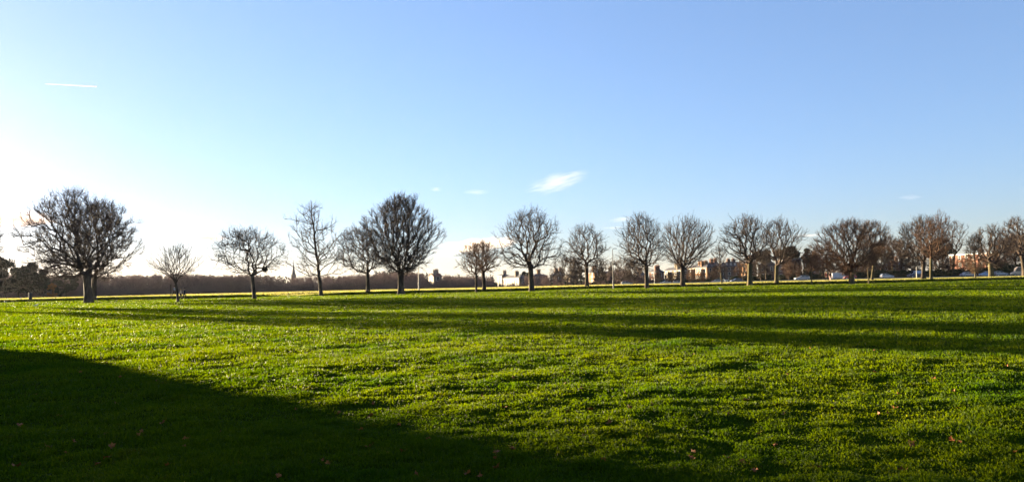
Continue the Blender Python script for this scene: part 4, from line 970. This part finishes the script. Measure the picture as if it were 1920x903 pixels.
# ------------------------------------------------------------------ fallen leaves
M['leaf'] = noisy('dead_leaf', (.15, .035, .004), (.27, .095, .010), 9, .7, .3)
def leaf_mesh(k):
    rs = np.random.RandomState(900+k); L = .048; pts = []
    n = 14; out = []
    for i in range(n):
        a = 2*math.pi*i/n; r_ = (.68 if i % 2 else 1.0)*L*(.55+.45*abs(math.cos(a/2)))*rs.uniform(.85, 1.15)
        if i == n//2: r_ = L*.25
        out.append((r_*math.cos(a), r_*math.sin(a), .014*math.cos(2*a+k)+.022*(r_/L)**2))
    V = [(0, 0, 0)]+out; Fs = [(0, 1+i, 1+(i+1) % n) for i in range(n)]
    V += [(p[0], p[1], p[2]-.0015) for p in V]; m_ = n+1; Fs += [(m_, m_+1+(i+1) % n, m_+1+i) for i in range(n)]
    mb = MB(); mb.add(V, Fs); mb.tube([(-L*.2, 0, .0), (-L*.9, .01, .012), (-L*1.3, .02, .03)], [.0022, .0018, .0014], 5)
    me = mb.mesh('fallen_leaf'); me.materials.append(M['leaf']); return me
LM = [leaf_mesh(k) for k in range(6)]
rs_ = np.random.RandomState(44)
spots = [(295, 715), (437, 683), (578, 724), (635, 777), (555, 770), (680, 672), (803, 728), (822, 756), (1162, 757), (1405, 712), (1455, 762), (1065, 773), (1170, 791), (1093, 820), (960, 845), (1535, 882), (1262, 886), (90, 842), (200, 817), (260, 820), (345, 840), (898, 820), (1108, 770), (1728, 797), (1485, 760), (1710, 842), (1800, 833), (35, 800), (150, 700), (66, 742), (240, 668), (190, 664), (1520, 655), (1400, 680), (1477, 705), (1225, 762), (1780, 665), (1860, 670), (1888, 688), (160, 900), (450, 875), (615, 872), (930, 880), (1455, 838), (1300, 880), (1130, 870), (755, 850), (700, 760), (1060, 700), (905, 745), (1110, 840), (535, 845), (1640, 700), (1560, 770)]
while len(spots) < 135:
    py = 600+300*rs_.rand()**.75; spots.append((rs_.uniform(0, 1920), py))
for k, (px, py) in enumerate(spots):
    p = ground(px, py); o = bpy.data.objects.new('fallen_leaf', LM[k % 6]); col.objects.link(o)
    o.location = p+Vector((0, 0, .022)); o.rotation_euler = (rs_.uniform(-.7, .7), rs_.uniform(-.7, .7), rs_.uniform(0, 6.28)); o.scale = (rs_.uniform(.45, 1.05),)*3
    tag(o, 'curled reddish brown dead leaf lying on the grass', 'leaf', 'fallen leaves scattered on the grass')

# ------------------------------------------------------------------ clouds and vapour trail, kilometres away
def cloud_mat(name, dens, colr, stretch, thr=.45, soft=.42, seed=0.0):
    m = bpy.data.materials.new(name); m.use_nodes = True; t = m.node_tree; t.nodes.clear(); N = t.nodes; Lk = t.links
    out = N.new('ShaderNodeOutputMaterial'); v = N.new('ShaderNodeVolumePrincipled'); v.inputs['Color'].default_value = (*colr, 1); v.inputs['Anisotropy'].default_value = .35
    tc = N.new('ShaderNodeTexCoord'); mp = N.new('ShaderNodeMapping'); mp.inputs['Scale'].default_value = stretch; mp.inputs['Location'].default_value = (seed, seed*.7, 0)
    n = N.new('ShaderNodeTexNoise'); n.inputs['Scale'].default_value = 1.6; n.inputs['Detail'].default_value = 5; n.inputs['Roughness'].default_value = .6
    ln = N.new('ShaderNodeVectorMath'); ln.operation = 'LENGTH'
    Lk.new(tc.outputs['Object'], mp.inputs[0]); Lk.new(mp.outputs[0], n.inputs[0]); Lk.new(tc.outputs['Object'], ln.inputs[0])
    inv = N.new('ShaderNodeMath'); inv.operation = 'SUBTRACT'; inv.inputs[0].default_value = 1.0; Lk.new(ln.outputs['Value'], inv.inputs[1])
    mul = N.new('ShaderNodeMath'); mul.operation = 'MULTIPLY_ADD'; mul.inputs[1].default_value = .55; Lk.new(inv.outputs[0], mul.inputs[0]); Lk.new(n.outputs[0], mul.inputs[2])
    mr = N.new('ShaderNodeMapRange'); mr.inputs['From Min'].default_value = thr+.2; mr.inputs['From Max'].default_value = thr+.2+soft; mr.inputs['To Min'].default_value = 0; mr.inputs['To Max'].default_value = dens
    edge = N.new('ShaderNodeMapRange'); edge.inputs['From Min'].default_value = 0; edge.inputs['From Max'].default_value = .35; Lk.new(inv.outputs[0], edge.inputs['Value'])
    fin = N.new('ShaderNodeMath'); fin.operation = 'MULTIPLY'
    Lk.new(mul.outputs[0], mr.inputs['Value']); Lk.new(mr.outputs[0], fin.inputs[0]); Lk.new(edge.outputs[0], fin.inputs[1]); Lk.new(fin.outputs[0], v.inputs['Density'])
    Lk.new(v.outputs[0], out.inputs['Volume'])
    return m
def cloud(px, py, wpx, hpx, Dk, dens, colr=(1, .86, .80), tilt=0, seed=0.0, stretch=(1.1, .8, 1.6), thr=.42, name='cloud'):
    Y = Dk*1000; d = ray(px, py); c = Vector((0, 0, CAM_H))+d*(Y/d.y); mpp = Y/F
    mb = MB(); mb.ball((0, 0, 0), 1, 24, 14); me = mb.mesh(name)
    o = link(name, me, cloud_mat(name, dens*.2/mpp, colr, stretch, thr, seed=seed)); o.location = c
    o.scale = (wpx/2*mpp, wpx/3*mpp, hpx/2*mpp); o.rotation_euler = (0, -R(tilt), 0); o['kind'] = 'structure'
cloud(1043, 342, 150, 46, 9, .013, tilt=13, seed=2.2, stretch=(1.5, 1, 3.2))
cloud(1075, 327, 80, 18, 9, .012, tilt=8, seed=5.1)
cloud(818, 355, 30, 12, 9, .03, seed=3.0)
cloud(893, 360, 66, 12, 9, .014, seed=4.3)
cloud(890, 461, 200, 34, 14, .2, tilt=5, seed=6.2, stretch=(1.6, .8, 1.4))
cloud(1168, 411, 70, 14, 11, .022, tilt=3, seed=7.5)
cloud(1152, 427, 60, 9, 11, .015, seed=8.8)
cloud(1706, 370, 60, 14, 10, .012, seed=9.1)
cloud(375, 446, 120, 18, 14, .3, colr=(.55, .43, .40), seed=10.4)
cloud(28, 410, 200, 40, 14, .14, colr=(.50, .38, .34), seed=11.2, stretch=(1.4, .8, 1.2))
cloud(1515, 441, 100, 10, 12, .02, seed=12.6)
# vapour trail
Y = 20000; a = Vector((0, 0, CAM_H))+ray(84, 157.5)*(Y/ray(84, 157.5).y); b = Vector((0, 0, CAM_H))+ray(181, 162.5)*(Y/ray(181, 162.5).y)
mb = MB(); mb.tube([(0, 0, 0), tuple((b-a)*.5), tuple(b-a)], [6, 14, 17], 12)
m = bpy.data.materials.new('vapour'); m.use_nodes = True; m.node_tree.nodes.clear(); ou = m.node_tree.nodes.new('ShaderNodeOutputMaterial'); vo = m.node_tree.nodes.new('ShaderNodeVolumePrincipled'); vo.inputs['Density'].default_value = .06; vo.inputs['Anisotropy'].default_value = .3; m.node_tree.links.new(vo.outputs[0], ou.inputs['Volume'])
o = mb.build('vapour_trail', m, None); o.location = a; o['kind'] = 'structure'


# ------------------------------------------------------------------ faint evening haze: one closed box round the whole place
mb = MB(); mb.box(-3050, -460, -3, 3050, 3050, 48)
m = bpy.data.materials.new('haze'); m.use_nodes = True; m.node_tree.nodes.clear(); ou = m.node_tree.nodes.new('ShaderNodeOutputMaterial'); vo = m.node_tree.nodes.new('ShaderNodeVolumePrincipled')
vo.inputs['Color'].default_value = (.92, .90, .92, 1); vo.inputs['Density'].default_value = .00003; vo.inputs['Anisotropy'].default_value = .3
m.node_tree.links.new(vo.outputs[0], ou.inputs['Volume'])
o = mb.build('haze', m, None); tag(o, 'thin pale evening haze over the park', 'haze', kind='stuff')
